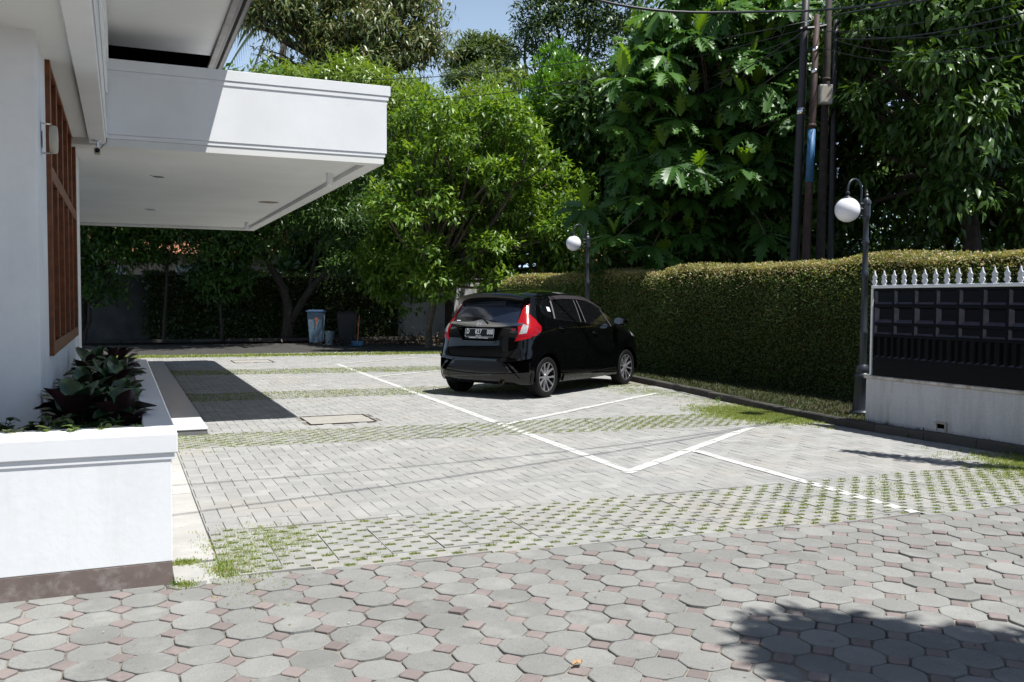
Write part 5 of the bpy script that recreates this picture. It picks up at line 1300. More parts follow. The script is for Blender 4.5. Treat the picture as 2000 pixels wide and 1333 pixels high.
# dry leaf
t = empty('dry_leaf', G(1128, 1302)+np.array([0, 0, .012]), .4, 'curled tan dry leaf lying on the octagonal pavers', 'leaf')
v = []; 
for i in range(9):
    s = i/8; x = -.028+.056*s; w = .015*math.sin(math.pi*min(1, s*.96+.04))*(1+.3*math.sin(i*2.2))
    v += [(x, -w, .006+.006*math.sin(i)), (x, 0, .001), (x, w, .009+.004*math.cos(i*1.3))]
mk('blade', v, [(i*3+j, i*3+j+3, i*3+j+4, i*3+j+1) for i in range(8) for j in range(2)], M['dryleaf'], t)
mk('stalk', MB().tube([(.028, 0, .002), (.042, .005, .008)], .001, 5).v, MB().tube([(.028, 0, .002), (.042, .005, .008)], .001, 5).f, M['dryleaf'], t)

# loose litter on the paving
q = np.random.default_rng(55); n = 420; x_ = q.uniform(-.6, 7.4, n); y_ = 1.8+q.uniform(0, 1, n)**1.3*16
k_ = np.array([(a < kerbx(b)-.05) and not (a < .26 and b > 4.6) for a, b in zip(x_, y_)]); p = np.stack([x_, y_, np.full(n, .006)], 1)[k_]
V, F = place_leaves(KITE, p, q.normal(size=p.shape)*np.array([1, 1, .1]), np.array([0, 0, 1.])+q.normal(size=p.shape)*.25, q.uniform(.006, .022, len(p)))
fast('ground_litter', V, F, leafmat('litter_bits', [(.09, .06, .035), (.22, .16, .09), (.55, .52, .46), (.12, .16, .04)], .9, 0), kind='stuff', label='tiny dry leaf scraps and crumbs scattered over the pavers')

# ================================================================= HEDGES
def hedge(name, x0, x1, y0, y1, zt, dens, L, faces, label, mats, zb=.05, seed=1, group=None):
    t = empty(name, (x0, y0, zb), 0, label, 'hedge', group); q = np.random.default_rng(seed)
    def lift_(p):  # uneven trimmed surface
        return (.035*np.sin(p[:, 1]*1.7+p[:, 2]*2+p[:, 0]*1.3)+.025*np.sin(p[:, 1]*4.1+1+p[:, 0]*3.3))+.02*np.sin(p[:, 2]*7+p[:, 1]*2.7)
    core = MB(); core.box(x0+.20, x1-.12, y0+.2, y1-.1, zb, zt-.09); o = mk('inner_growth', [(a-x0, b-y0, c-zb) for a, b, c in core.v], core.f, M['core'], t)
    allV, allF, mi = [], [], []; off = 0
    R = .28
    for (fc, mult) in faces:
        if fc == 'x0': n = int((y1-y0)*(zt-zb)*dens*mult); y = q.uniform(y0, y1, n); z = q.uniform(zb, zt, n); x = np.full(n, x0); o_ = np.tile([-1., 0, .1], (n, 1)); over = np.clip((z-(zt-R))/R, 0, 1); x = x+R*(1-np.sqrt(1-over**2*.999)); o_[:, 2] += over*1.2
        elif fc == 'y0': n = int((x1-x0)*(zt-zb)*dens*mult); x = q.uniform(x0, x1, n); z = q.uniform(zb, zt, n); y = np.full(n, y0); o_ = np.tile([0., -1., .1], (n, 1)); over = np.clip((z-(zt-R))/R, 0, 1); y = y+R*(1-np.sqrt(1-over**2*.999)); o_[:, 2] += over*1.2
        else: n = int((y1-y0)*(x1-x0)*dens*mult); x = x0+.1+(x1-x0-.1)*q.uniform(0, 1, n)**1.4 if fc == 'top' else q.uniform(x0, x1, n); y = q.uniform(y0, y1, n); z = np.full(n, zt)-.06*np.clip(1-(x-x0)/.35, 0, 1)*(1 if fc == 'top' else 0); o_ = np.tile([-.2, -.1, 1.], (n, 1))
        p = np.stack([x, y, z], 1); near_ = q.uniform(0, 1, n)
        p = p+nz(o_)*(lift_(p)-np.abs(q.normal(0, .055, n)))[:, None]
        d = nz(nz(o_)*.5+q.normal(size=(n, 3))*.8); nr = nz(nz(o_)*.7+np.array([0, 0, .5])+q.normal(size=(n, 3))*.5)
        V, F = place_leaves(KITE, p, d, nr, L*q.uniform(.6, 1.3, n)*(1+np.clip((p[:, 1]-12)/14, 0, 1)*.6))
        allV.append(V); allF.append(F+off); off += len(V)
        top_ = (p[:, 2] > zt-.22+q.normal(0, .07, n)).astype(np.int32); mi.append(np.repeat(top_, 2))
    fast('foliage', np.concatenate(allV)-np.array([x0, y0, zb]), np.concatenate(allF), mats, t, mi=np.concatenate(mi), kind='stuff')
    tw = MB()
    for k in range(90):
        y = random.uniform(y0, min(y1, y0+14)); z = random.uniform(zb+.7, zt+.02); L_ = random.uniform(.08, .3)
        a = np.array([x0+random.uniform(-.06, .1) if z < zt-.1 else random.uniform(x0+.2, x1), y, z]); b = a+np.array([random.uniform(-.10, .02), random.uniform(-L_, L_), random.uniform(-.02, L_*.6)])
        tw.tube([a-np.array([x0, y0, zb]), b-np.array([x0, y0, zb])], .0028, 4, False)
    if zt < 2.1: tw.build('twig', M['twig'], t, kind='stuff')
    return t
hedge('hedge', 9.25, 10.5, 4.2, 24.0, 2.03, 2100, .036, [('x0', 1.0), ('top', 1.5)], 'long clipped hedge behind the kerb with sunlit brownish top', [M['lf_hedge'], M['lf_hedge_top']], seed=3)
hedge('hedge', .6, 9.2, 31.2, 32.2, 2.25, 420, .075, [('y0', 1.0), ('top', .6)], 'tall dark back hedge beyond the lane behind the bins', [M['lf_hedge2'], M['lf_hedge2']], seed=4)
# boundary walls far behind
m = MB(); m.box(-6, 1.6, 32.4, 32.6, 0, 2.2); o = m.build('garden_wall', plain('shade_dark_render', (.13, .13, .125), .9, var=.4, scale=2, bmp=.2)); tag(o, 'garden wall coloured dark for deep shade at far left beyond the lane', 'wall')  # wall colour darkened to stand for the deep shade
m = MB(); m.box(8.6, 16.5, 31.6, 31.8, 0, 2.3); o = m.build('garden_wall', plain('old_whitewash', (.52, .52, .52), .9, var=.35, scale=2, bmp=.2)); tag(o, 'sun dappled whitewashed wall behind the slim tree, left of the car', 'wall')
# debris pile at the wall foot
q = np.random.default_rng(31); n = 900; c = P(800, 655, 28.5); c[2] = 0; p = np.stack([q.normal(c[0], 1.1, n), q.normal(c[1]+.4, .5, n), np.abs(q.normal(0, .14, n))], 1); V, F = place_leaves(LEAF, p, q.normal(size=(n, 3)), q.normal(size=(n, 3)), .13)
fast('leaf_litter', V, F, leafmat('litter_leaf', [(.05, .03, .02), (.10, .07, .04), (.16, .12, .08)], .8, .1), kind='stuff', label='dark heap of fallen leaves at the foot of the whitewashed wall')

# neighbour houses
def far_house(c, rz, w, d, h, rh, wallm, label, wins):
    t = empty('neighbour_house', c, rz, label, 'house', 'houses beyond the back hedge')
    MB().box(-w/2, w/2, -d/2, d/2, 0, h).build('wall', wallm, t)
    r = MB(); r.add([(-w/2-.5, -d/2-.5, h), (w/2+.5, -d/2-.5, h), (w/2+.5, d/2+.5, h), (-w/2-.5, d/2+.5, h), (-w/2+1.5, 0, h+rh), (w/2-1.5, 0, h+rh)], [(0, 1, 5, 4), (1, 2, 5), (2, 3, 4, 5), (3, 0, 4), (0, 3, 2, 1)]); ro_ = r.build('roof', M['rooftile'], t)
    # tile courses as raised ribs
    rb_ = MB()
    nr_ = int((w+1)/.30)
    for i in range(1, nr_):
        x = -w/2-.5+i*.30; top_ = min(1, (x+w/2+.5)/2.0, (w/2+.5-x)/2.0); rb_.tube([(x, -d/2-.52, h+.02), (x, (-d/2-.5)*(1-top_)+0*top_, h+rh*top_+.02)], .035, 5, False)
    rb_.build('roof_rib', M['rooftile'], ro_)
    for (x, z, ww, hh) in wins:
        f_ = MB(); f_.box(x-ww/2-.06, x+ww/2+.06, -d/2-.06, -d/2-.002, z-hh/2-.06, z+hh/2+.06, .01); fo = f_.build('window', M['white'], t)
        MB().box(x-ww/2, x+ww/2, -d/2-.072, -d/2-.062, z-hh/2, z+hh/2).build('pane', plain('far_glass', (.10, .13, .17), .1), fo)
    return t
c = P(370, 600, 40); c[2] = 0
far_house(c, math.radians(-22), 12, 7, 3.2, 2.2, M['housebeige'], 'beige house with orange tiled roof glimpsed under the canopy', [(-2.5, 2.2, 2.2, 1.0), (1.8, 2.2, 2.2, 1.0)])
c = P(1300, 600, 34); c[2] = 0
far_house(c, math.radians(-22), 9, 6, 2.6, 1.6, plain('dull_house_wall', (.30, .30, .30), .9, var=.2, scale=2), 'grey low house hidden behind the breadfruit tree', [(-2.0, 1.6, 1.6, .9)])
c = np.array([-8., -22, 0])
far_house(c, math.radians(160), 16, 8, 3.4, 2.4, M['housebeige'], 'beige house across the street behind the photographer', [(-3, 1.8, 1.8, 1.1), (3, 1.8, 1.8, 1.1)])

# ================================================================= TREES
def B(px, py, d, rx, ry, rz): p = P(px, py, d); return (p[0], p[1], p[2], rx, ry, rz)
def gp(px, d): p = P(px, 600, d); return (p[0], p[1], 0)
def blobcloud(x0, x1, y0, y1, d, n, r, seed, dr=.8, inside=None):
    q = random.Random(seed); out = []
    for k in range(n):
        for _ in range(40):
            x = q.uniform(x0, x1); y = q.uniform(y0, y1)
            if inside is None or inside(x, y): break
        s = r*q.uniform(.75, 1.25); out.append(B(x, y, d+q.uniform(-dr, dr), s, s, s*.85))
    return out
# bright tree
def in_b(x, y): return ((x-920)/195)**2+((y-390)/185)**2 < 1
bl = blobcloud(740, 1110, 215, 580, 25.5, 95, .46, 5, 1.5, in_b)+blobcloud(720, 850, 400, 590, 27, 9, .7, 51, .8)+blobcloud(1000, 1110, 440, 560, 25.5, 6, .55, 52, .6)+blobcloud(780, 1000, 200, 300, 26.5, 12, .5, 53, 1.2)+blobcloud(740, 900, 300, 520, 27.2, 20, .55, 54, .9)+blobcloud(1060, 1135, 340, 560, 26.5, 14, .42, 55, .9)+[B(985, 350, 25.2, .7, .7, .6), B(1035, 420, 25.2, .6, .6, .5), B(1050, 500, 25.2, .6, .6, .5)]
b = np.array(gp(836, 26.3)); tree('bright_tree', b, P(850, 545, 26.3), bl, dict(nclump=6400, per=7, L=.215, droop=.22, clump_r=.18, shell=.14, lump=.25, up=.9), M['lf_bright'], 'bright sunlit green tree with slim pale trunk left of the car', r0=.10, bark='bark_pale', seed=5, twigs=0)
# upright-leaf tree
def in_c(x, y): return ((x-1120)/105)**2+((y-270)/165)**2 < 1
bl = blobcloud(1015, 1230, 110, 440, 29, 60, .48, 8, 1.2, in_c)+[B(1110, 190, 29, .9, .9, 1.1), B(1150, 260, 29, 1.1, 1, 1.2), B(1070, 270, 29, 1, 1, 1.1), B(1180, 360, 29, .9, .9, 1.0), B(1090, 370, 29, 1, 1, 1)]
b = np.array(gp(1130, 30)); tree('jackfruit_tree', b, P(1120, 480, 30), bl, dict(nclump=4000, per=8, L=.22, droop=-.6, clump_r=.16, shell=.13, spread=.6, up=.4), M['lf_upright'], 'upright broadleaf tree standing above the second globe lamp', r0=.13, seed=8)
# mango-like tree behind canopy
def in_m(x, y): return x < 862-abs(y-70)*.12 and not (x < 560 and y > 20 and (x*7+y*3) % 170 < 60)
bl = blobcloud(600, 850, -40, 130, 37, 34, .85, 111, 1.6, in_m)+blobcloud(480, 640, -50, 60, 37, 18, .75, 112, 1.4, in_m)+blobcloud(490, 700, 60, 160, 36.5, 16, .5, 113, 1, in_m)+[B(845, 95, 36.5, .5, .5, .5), B(800, 130, 36.5, .6, .6, .4)]
b = np.array(gp(720, 38)); tree('mango_tree', b, P(705, 170, 38), bl, dict(nclump=2900, per=7, L=.36, tm=SLIM, droop=.45, clump_r=.45, shell=.25, spread=.8, lump=.35), M['lf_mango'], 'tall mango tree rising behind the white canopy against the sky', r0=.26, seed=11, bark='bark')
# low growth right over the canopy edge
bl = blobcloud(470, 760, 140, 185, 33, 12, .62, 121, 1.2)+blobcloud(760, 1010, 150, 300, 32.5, 30, .72, 122, 1.8, lambda x, y: y > 225-.0*x-(35 if x > 880 else 60)*math.sin(x*.021+1)**2)+[B(1005, 165, 32.5, .5, .5, .6), B(960, 180, 32.5, .6, .6, .5), B(985, 265, 31, .9, .9, 1.0)]
b = np.array(gp(880, 33)); tree('leafy_tree', b, P(880, 330, 33), bl, dict(nclump=2600, per=7, L=.36, tm=SLIM, droop=.3, clump_r=.32, shell=.16), leafmat('yellowish_mango_leaf', [(.08, .15, .02), (.15, .25, .035), (.23, .33, .055), (.16, .21, .05)], .34, .3), 'slender leaved tree between the canopy edge and the upright broadleaf tree', r0=.16, seed=12)
# distant crowns
for k, (bls, cx, lab) in enumerate((([B(930, 112, 56, 1.4, 1.4, 1.1), B(962, 120, 56, 1.3, 1.3, 1.3), B(912, 135, 56, 1.0, 1.0, .8), B(950, 165, 55, 2.2, 2, 1.1)], 940, 'distant fluffy tree in the sky gap left of the tall dark one'),
                           ([B(1085, 40, 47, 1.9, 2, 2.4), B(1100, 90, 47, 2.2, 2, 2.0), B(1040, 115, 47, 1.1, 1.1, 1.1), B(1150, 40, 47, 2.4, 2, 2.4), B(1120, -30, 47, 2.3, 2, 2.0), B(1200, 110, 47, 2, 2, 2.2), B(1200, 0, 47, 2, 2, 2), B(1030, 60, 47, .6, .6, 1.0)], 1080, 'tall dark distant tree right of the sky gap'))):
    b = np.array(gp(cx, 50)); tree('distant_tree', b, P(cx, 260, 50), bls, dict(nclump=2300, per=6, L=.30, droop=.1, clump_r=.40, shell=.14), [M['lf_far'], leafmat('far_dark_leaf', [(.035, .075, .018), (.065, .115, .028), (.11, .165, .045)], .4, .25)][k], lab, group='distant trees', r0=.2, seed=20+k)
# V trunk tree near the bins
vt = np.array(gp(560, 29.9)); t = empty('forked_tree', vt, 0, 'dark tree with V forked trunk standing left of the bins', 'tree')
m = MB(); c0 = vt
def rel(p): return np.array(p)-vt
m.tube([rel(vt), rel(P(562, 640, 29.9)), rel(P(563, 600, 29.9)), rel(P(552, 560, 29.8)), rel(P(525, 515, 29.6)), rel(P(505, 470, 29.4))], [.24, .18, .16, .13, .10, .06], 9)
m.tube([rel(P(568, 630, 29.9)), rel(P(590, 590, 30)), rel(P(610, 560, 30)), rel(P(640, 530, 29.8)), rel(P(668, 505, 29.6))], [.13, .12, .11, .08, .05], 8)
m.tube([rel(P(605, 565, 30)), rel(P(612, 520, 30)), rel(P(620, 470, 30))], [.08, .06, .04], 7); m.build('trunk', M['bark'], t, True)
bl = [B(480, 460, 29.5, 1.2, 1.2, .7), B(560, 440, 29.5, 1.3, 1.2, .7), B(640, 430, 29.5, 1.4, 1.2, .9), B(700, 450, 29.5, 1.1, 1.1, .9), B(600, 390, 30, 1.4, 1.2, .8), B(700, 370, 30, 1.3, 1.2, 1.1), B(440, 480, 29.2, .9, .9, .6), B(690, 510, 29, .8, .8, .5), B(740, 420, 30, 1, 1, 1), B(760, 500, 29.5, .9, .9, .8)]
V, F = crown_leaves(bl, 3000, 7, .22, tm=SLIM, droop=.5, clump_r=.3, shell=.2, seed=33); fast('crown', V-vt, F, M['lf_dark'], t, kind='stuff')
# trees under the canopy on the left
for k, (bls, cx, d, fk, lab) in enumerate((([B(180, 470, 27.5, .9, .9, .7), B(230, 500, 27.5, .8, .8, .6), B(170, 540, 27.5, .6, .6, .6), B(210, 575, 27.5, .5, .5, .35), B(200, 440, 27.5, 1, 1, .6), B(150, 500, 27.5, .6, .6, .6)], 162, 27.5, (180, 600), 'small tree leaning at far left beside the shaded wall'),
                                 ([B(270, 470, 28.5, 1, 1, .6), B(340, 450, 28.5, .9, .9, .4), B(300, 505, 28.5, .6, .6, .3), B(250, 440, 28.5, 1, 1, .5), B(375, 445, 28.5, .8, .8, .4)], 318, 28.5, (325, 520), 'thin dark tree in front of the gap showing the tiled roof'),
                                 ([B(430, 500, 28.8, 1.0, .9, .8), B(460, 450, 28.8, 1.1, 1, .6), B(420, 450, 28.8, 1, 1, .5), B(500, 480, 28.8, .8, .8, .6), B(440, 550, 29, .9, .8, .7), B(400, 540, 29, .6, .6, .6)], 430, 28.8, (432, 590), 'dense dark tree left of the V forked tree'))):
    b = np.array(gp(cx, d)); tree('shade_tree', b, P(fk[0], fk[1], d), bls, dict(nclump=1100, per=7, L=.20, droop=.3, clump_r=.26, shell=.22), M['lf_dark'], lab, group='small trees under the canopy line', r0=.055, seed=40+k)
# breadfruit tree
bt_base = np.array(gp(1400, 19.8)); bt = empty('breadfruit_tree', bt_base, 0, 'large breadfruit tree with big lobed leaves above the hedge', 'tree')
m = MB(); rr = random.Random(3)
for (x0, x1, y1, r) in ((1400, 1390, 260, .16), (1280, 1260, 330, .09), (1500, 1480, 280, .11)):
    a = np.array(gp(x0, 20.0)); e = P(x1, y1, 20.0); m.tube([a-bt_base, (a+(e-a)*.3)-bt_base+np.array([.1, 0, 0]), (a+(e-a)*.7)-bt_base, e-bt_base], [r*1.3, r, r*.8, r*.5], 10)
m.build('trunk', M['bark_pale'], bt, True)
lm = MB(); ros = []
rr = random.Random(17)
def in_bread(x, y):
    left = 1215+max(0, 120-y)*.7 if y < 330 else 1215-(y-330)*.2
    return x > left
cnt = 0
while cnt < 290:
    x = rr.uniform(1130, 1585); y = rr.uniform(-45, 500)
    if not in_bread(x, y): continue
    if y > 430 and rr.random() < .5: continue
    dd = 18.2+rr.uniform(-.7, 1.8)+(.5 if y > 350 else 0); ros.append((P(x, y, dd), dd)); cnt += 1
ros += [(P(1142, 408, 19.0), 14.0), (P(1152, 425, 19.2), 15)]
pos, dr_, nr_, sc_, yg = [], [], [], [], []
for (p, dd) in ros:
    c = P(1390, 300, 20.0); 
    limb(lm, (c+(p-c)*.35)-bt_base, p-bt_base-np.array([0, 0, .05]), .035, .012, .1, 5, 5, rr)
    n = rr.randint(8, 11); a0 = rr.uniform(0, 6.28); tocam = nz(CAMP-p)
    tilt = nz(np.array([0, 0, 1.])+.35*tocam+np.array([rr.uniform(-.3, .3), rr.uniform(-.3, .3), 0]))
    e1 = nz(np.cross(tilt, np.array([1., 0, 0]))); e2 = np.cross(tilt, e1)
    for k in range(n):
        a = a0+k*2.4; el = rr.uniform(-.5, .35); d = nz((e1*math.cos(a)+e2*math.sin(a))*math.cos(el)+tilt*math.sin(el)+np.array([0, 0, -.15]))
        pos.append(p); dr_.append(d); nr_.append(nz(tilt+d*.3)); sc_.append(rr.uniform(.40, .66)); yg.append(0)
    if rr.random() < .42:
        for _ in range(rr.randint(1, 2)):
            d = nz(tilt+np.array([rr.uniform(-.4, .4), rr.uniform(-.4, .4), .2])); pos.append(p); dr_.append(d); nr_.append(nz(-tocam*.2+np.array([rr.uniform(-1, 1), rr.uniform(-1, 1), .2]))); sc_.append(rr.uniform(.36, .54)); yg.append(1)
pos = np.array(pos); dr_ = np.array(dr_); nr_ = np.array(nr_); sc_ = np.array(sc_); yg = np.array(yg)
dist = np.linalg.norm(pos-CAMP, axis=1); order = np.argsort(dist); solo = order[:300]; rest = order[300:]
lmesh = [meshdata('leaf', BREAD[0], [tuple(int(i) for i in q_) for q_ in BREAD[1]], M[k]) for k in ('lf_bread', 'lf_bread_young')]
for i in solo:
    o = bpy.data.objects.new('leaf', lmesh[int(yg[i])]); COL.objects.link(o); o.parent = bt
    d = nz(dr_[i]); n_ = nr_[i]-d*nr_[i].dot(d); n_ = nz(n_); y_ = np.cross(n_, d)
    o.matrix_local = Matrix.Translation(Vector(pos[i]-bt_base)) @ Matrix(((d[0]*sc_[i], y_[0]*sc_[i], n_[0]*sc_[i], 0), (d[1]*sc_[i], y_[1]*sc_[i], n_[1]*sc_[i], 0), (d[2]*sc_[i], y_[2]*sc_[i], n_[2]*sc_[i], 0), (0, 0, 0, 1)))
V, F = place_leaves(BREAD, pos[rest], dr_[rest], nr_[rest], sc_[rest]); fast('crown', V-bt_base, F, [M['lf_bread'], M['lf_bread_young']], bt, mi=np.repeat(yg[rest], len(BREAD[1])), kind='stuff')
lm.build('branch', M['bark_pale'], bt, True)
# dark glossy tree at right
def in_e(x, y): return True
bl = []
q_ = random.Random(9)
for k in range(56):
    x = q_.uniform(1640, 2080); y = q_.uniform(-60, 430)
    if x < 1720 and y > 420: continue
    bl.append(B(x, y, (17.6 if x < 1765 else 15.2)+q_.uniform(-.9, 1.0)+(1.0 if y > 250 else 0), q_.uniform(.38, .7), .55, q_.uniform(.32, .55)))
b = np.array(gp(1900, 16)); tree('glossy_tree', b, P(1890, 330, 16.2), bl, dict(nclump=3600, per=8, L=.22, tm=LEAF, droop=.65, clump_r=.22, shell=.28, spread=.7, lump=.3, jit=.3), M['lf_dark'], 'large dark glossy leaved tree filling the right above the spiked fence', r0=.15, seed=50, stems=2)
# deep screen of growth behind everything: two rows of big dark trees
for k, (cx, d, y0, y1, w, n) in enumerate(((1250, 27, 100, 520, 130, 14), (1430, 22, -40, 500, 130, 16), (1640, 20, -60, 500, 120, 16), (1850, 19, -60, 500, 130, 16), (2060, 18, -60, 500, 110, 12), (860, 36, 330, 560, 130, 9), (700, 36, 300, 560, 120, 9))):
    bl = blobcloud(cx-w, cx+w, y0, y1, d, n, d*.048, 60+k, .9)
    b = np.array(gp(cx, d+.4)); tree('background_tree', b, P(cx, 470, d+.4), bl, dict(nclump=1700, per=6, L=.30*d/22, droop=.3, clump_r=.36, shell=.2, lump=.25), M['lf_dark'], ['dark tree behind the upright broadleaf tree', 'dark tree deep behind the breadfruit tree', 'dark tree deep behind the utility poles', 'dark tree deep behind the glossy leaved tree', 'dark tree beyond the right edge of the view', 'dark undergrowth tree behind the bright sunlit tree', 'dark undergrowth tree above the bins'][k], group='dark background trees', r0=.11, seed=70+k)
bl = blobcloud(1180, 2100, 470, 590, 20.5, 46, .75, 95, 1.2)
b = np.array(gp(1700, 20.8)); tree('undergrowth_shrub', b, P(1700, 560, 20.8), bl, dict(nclump=3600, per=6, L=.2, droop=.2, clump_r=.3, shell=.3, tophat=0), M['lf_dark'], 'long dark thicket directly behind the clipped hedge', 'shrub', r0=.05, seed=96, twigs=0)
# shrubs on the verge next to the second lamp
bl = [B(1190, 545, 19.5, .5, .5, .25), B(1165, 440, 20.5, .5, .5, .4), B(1180, 500, 20.5, .6, .6, .4)]
b = np.array(gp(1178, 20.5)); tree('young_tree', b, P(1178, 540, 20.5), bl, dict(nclump=260, per=6, L=.16, droop=.2, clump_r=.2, shell=.3), M['lf_mid'], 'small leafy sapling just behind the second lamp', r0=.03, seed=90)
bl = [(-3.5, 29.5, 6.2, 2.6, 2.6, 1.4), (.5, 29.5, 6.4, 2.6, 2.6, 1.4), (4.2, 28.5, 6.3, 2.2, 2.6, 1.3), (-1.5, 26.8, 6.4, 2.4, 2.0, 1.2), (2.6, 26.6, 6.3, 2.2, 1.9, 1.2), (-6, 28, 6, 2.6, 2.6, 1.4), (-3.5, 31.8, 5.5, 2.6, 2, 1.4), (1, 31.8, 5.5, 2.6, 2, 1.4), (0, 30.5, 7.6, 4, 2.5, 1.2), (-4.5, 30.5, 7.4, 3, 2.5, 1.2)]  # unseen crown, added to shade the lane and its wall
tree('shade_tree', (-1.2, 31.5, 0), (-1.0, 30.5, 4.6), bl, dict(nclump=5200, per=6, L=.34, droop=.2, clump_r=.5, shell=.35, cull=-2), M['lf_dark'], 'unseen broad crown added to shade the lane behind the canopy', group='small trees under the canopy line', r0=.14, seed=48)
wd_ = blobcloud(380, 2250, 330, 600, 58, 90, 2.6, 301, 4.0)
V, F = crown_leaves(wd_, 5200, 6, .8, tm=LEAF, droop=.2, clump_r=.9, shell=.3, tophat=.2, seed=302)
fast('distant_woods', V, F, M['lf_dark'], kind='stuff', label='dark far off woodland filling the gaps between the trees')
# palm fronds showing beside the mango tree
pm_base = np.array(gp(500, 42)); pm = empty('palm_tree', pm_base, 0, 'palm with thin drooping fronds behind the mango tree', 'palm')
m = MB(); cpt = P(560, 30, 42); m.tube([pm_base-pm_base, (cpt-pm_base)*.5, cpt-pm_base], [.22, .17, .14], 9); m.build('trunk', M['bark'], pm, True)
rr = random.Random(4)
for k in range(15):
    a = k*2*math.pi/15+.2; fr_ = MB(); Lf = 3.4; prev = None
    rt = RW[:, 0]; hz = np.array([math.cos(a), math.sin(a), 0]); pts = [hz*Lf*t+np.array([0, 0, 1.0*t-2.9*t*t]) for t in np.linspace(0, 1, 14)]
    v, f = [], []
    for i in range(1, 14):
        for s in (-1, 1):
            for jx in (0, .5):
                p0 = pts[i-1]+(pts[i]-pts[i-1])*jx; sd_ = np.cross(hz, [0, 0, 1])*s; e = p0+sd_*.28+hz*.18+np.array([0, 0, -.75*math.sin(min(1, i/9)*1.57)]); o_ = len(v); w = hz*.02
                v += [p0-w, p0+w, (p0+e)/2+w+np.array([0, 0, .1]), e]; f += [(o_, o_+1, o_+2), (o_, o_+2, o_+3)]
    fr_.add(v, f); fr_.tube(pts, list(np.linspace(.03, .008, 14)), 5)
    o = fr_.build('frond', M['lf_palm'], pm); o.location = cpt-pm_base
# trees behind and beside the camera: shade the lower right and are mirrored in the paint
def off_tree(base, crown, rad, n, seed, label, L=.30, nc=1300):
    q = random.Random(seed); bl = []
    for k in range(n):
        u = nz(np.array([q.gauss(0, 1), q.gauss(0, 1), q.gauss(0, .6)]))*q.uniform(.2, 1)
        bl.append(tuple(np.array(crown)+u*np.array(rad))+(rad[0]*.42, rad[1]*.42, rad[2]*.42))
    return tree('street_tree', np.array(base, float), np.array([crown[0], crown[1], crown[2]-rad[2]*.6]), bl, dict(nclump=nc, per=6, L=L, droop=.2, clump_r=.4 if L > .25 else .16, shell=.25, cull=-2), M['lf_mid'], label, group='street trees behind the photographer', r0=.17, seed=seed)
# crown whose shadow lands lower right:
sh = [(2.80, 3.02, .30), (2.72, 2.75, .26), (3.02, 2.72, .42), (3.30, 2.40, .42), (3.0, 2.35, .40), (3.60, 2.25, .40), (3.3, 1.9, .6), (3.9, 1.8, .6), (4.3, 1.5, .6), (2.95, 1.9, .4), (3.7, 1.2, .7), (4.6, .9, .7)]
bl = [tuple(lift((a, b), 5.4+.25*math.sin(a*9)))+(r_, r_, r_*.55) for a, b, r_ in [(a_-.14, b_-.13-.02*(a_ < 3.1), c_+.04) for a_, b_, c_ in sh]]
tree('street_tree', (6.9, -2.6, 0), (6.6, -1.2, 4.2), bl, dict(nclump=6500, per=6, L=.13, droop=.1, clump_r=.08, shell=.5, cull=-2, lump=.04, tophat=0), M['lf_mid'], 'street tree just right of the photographer shading the octagonal pavers', group='street trees behind the photographer', r0=.17, seed=101)
off_tree((-13, -6, 0), (-13, -6, 6), (4.5, 4.5, 4.2), 10, 102, 'street tree left behind the photographer')
off_tree((-6, -14, 0), (-6, -14, 6.5), (5, 4, 4.8), 10, 103, 'street tree far behind the photographer, left one')
off_tree((4, -15, 0), (4, -15, 6.5), (5, 3.5, 4.8), 10, 104, 'street tree far behind the photographer, right one')
off_tree((-18, 6, 0), (-18, 6, 6), (4, 5, 4.8), 9, 105, 'street tree far left of the house')
# unseen leafy branch over the verge, made up to cast the thin spindle shadow
bs = [lift(p, 3.3) for p in ((6.25, 6.58), (6.45, 6.15), (6.60, 5.80), (6.75, 5.55), (6.95, 5.25))]
tb = np.array([10.2, 3.4, 0.]); t = empty('spindle_shadow_tree', tb, 0, 'small street tree right of the fence with one long low branch', 'tree')
m = MB(); m.tube([(0, 0, 0), (-.1, .05, 1.5), (-.3, .1, 3.0)], [.09, .07, .05], 9); m.tube([(-.3, .1, 2.9)]+[tuple(p-tb) for p in bs[::-1]], .018, 6); m.build('trunk', M['bark'], t, True)
q = np.random.default_rng(8); pp_ = []; 
for i in range(1300):
    u_ = q.uniform(0, 1); s_ = u_*4; k = min(3, int(s_)); pt = bs[k]+(bs[k+1]-bs[k])*(s_-k); wdt = .085*math.sin(math.pi*min(1, u_*1.0+.02))**.8+.004; pp_.append(pt+q.normal(size=3)*wdt*np.array([1, .6, 1]))
V, F = place_leaves(LEAF, np.array(pp_), q.normal(size=(1300, 3)), q.normal(size=(1300, 3))*.4+np.array([0, 0, 1]), .085); 
V2, F2 = crown_leaves([(10., 3.2, 4.0, .9, .9, .7), (10.4, 3.6, 3.6, .8, .8, .6)], 300, 6, .16, cull=-2, seed=2); fast('crown', np.concatenate([V, V2])-tb, np.concatenate([F, F2+len(V)]), M['lf_mid'], t, kind='stuff')

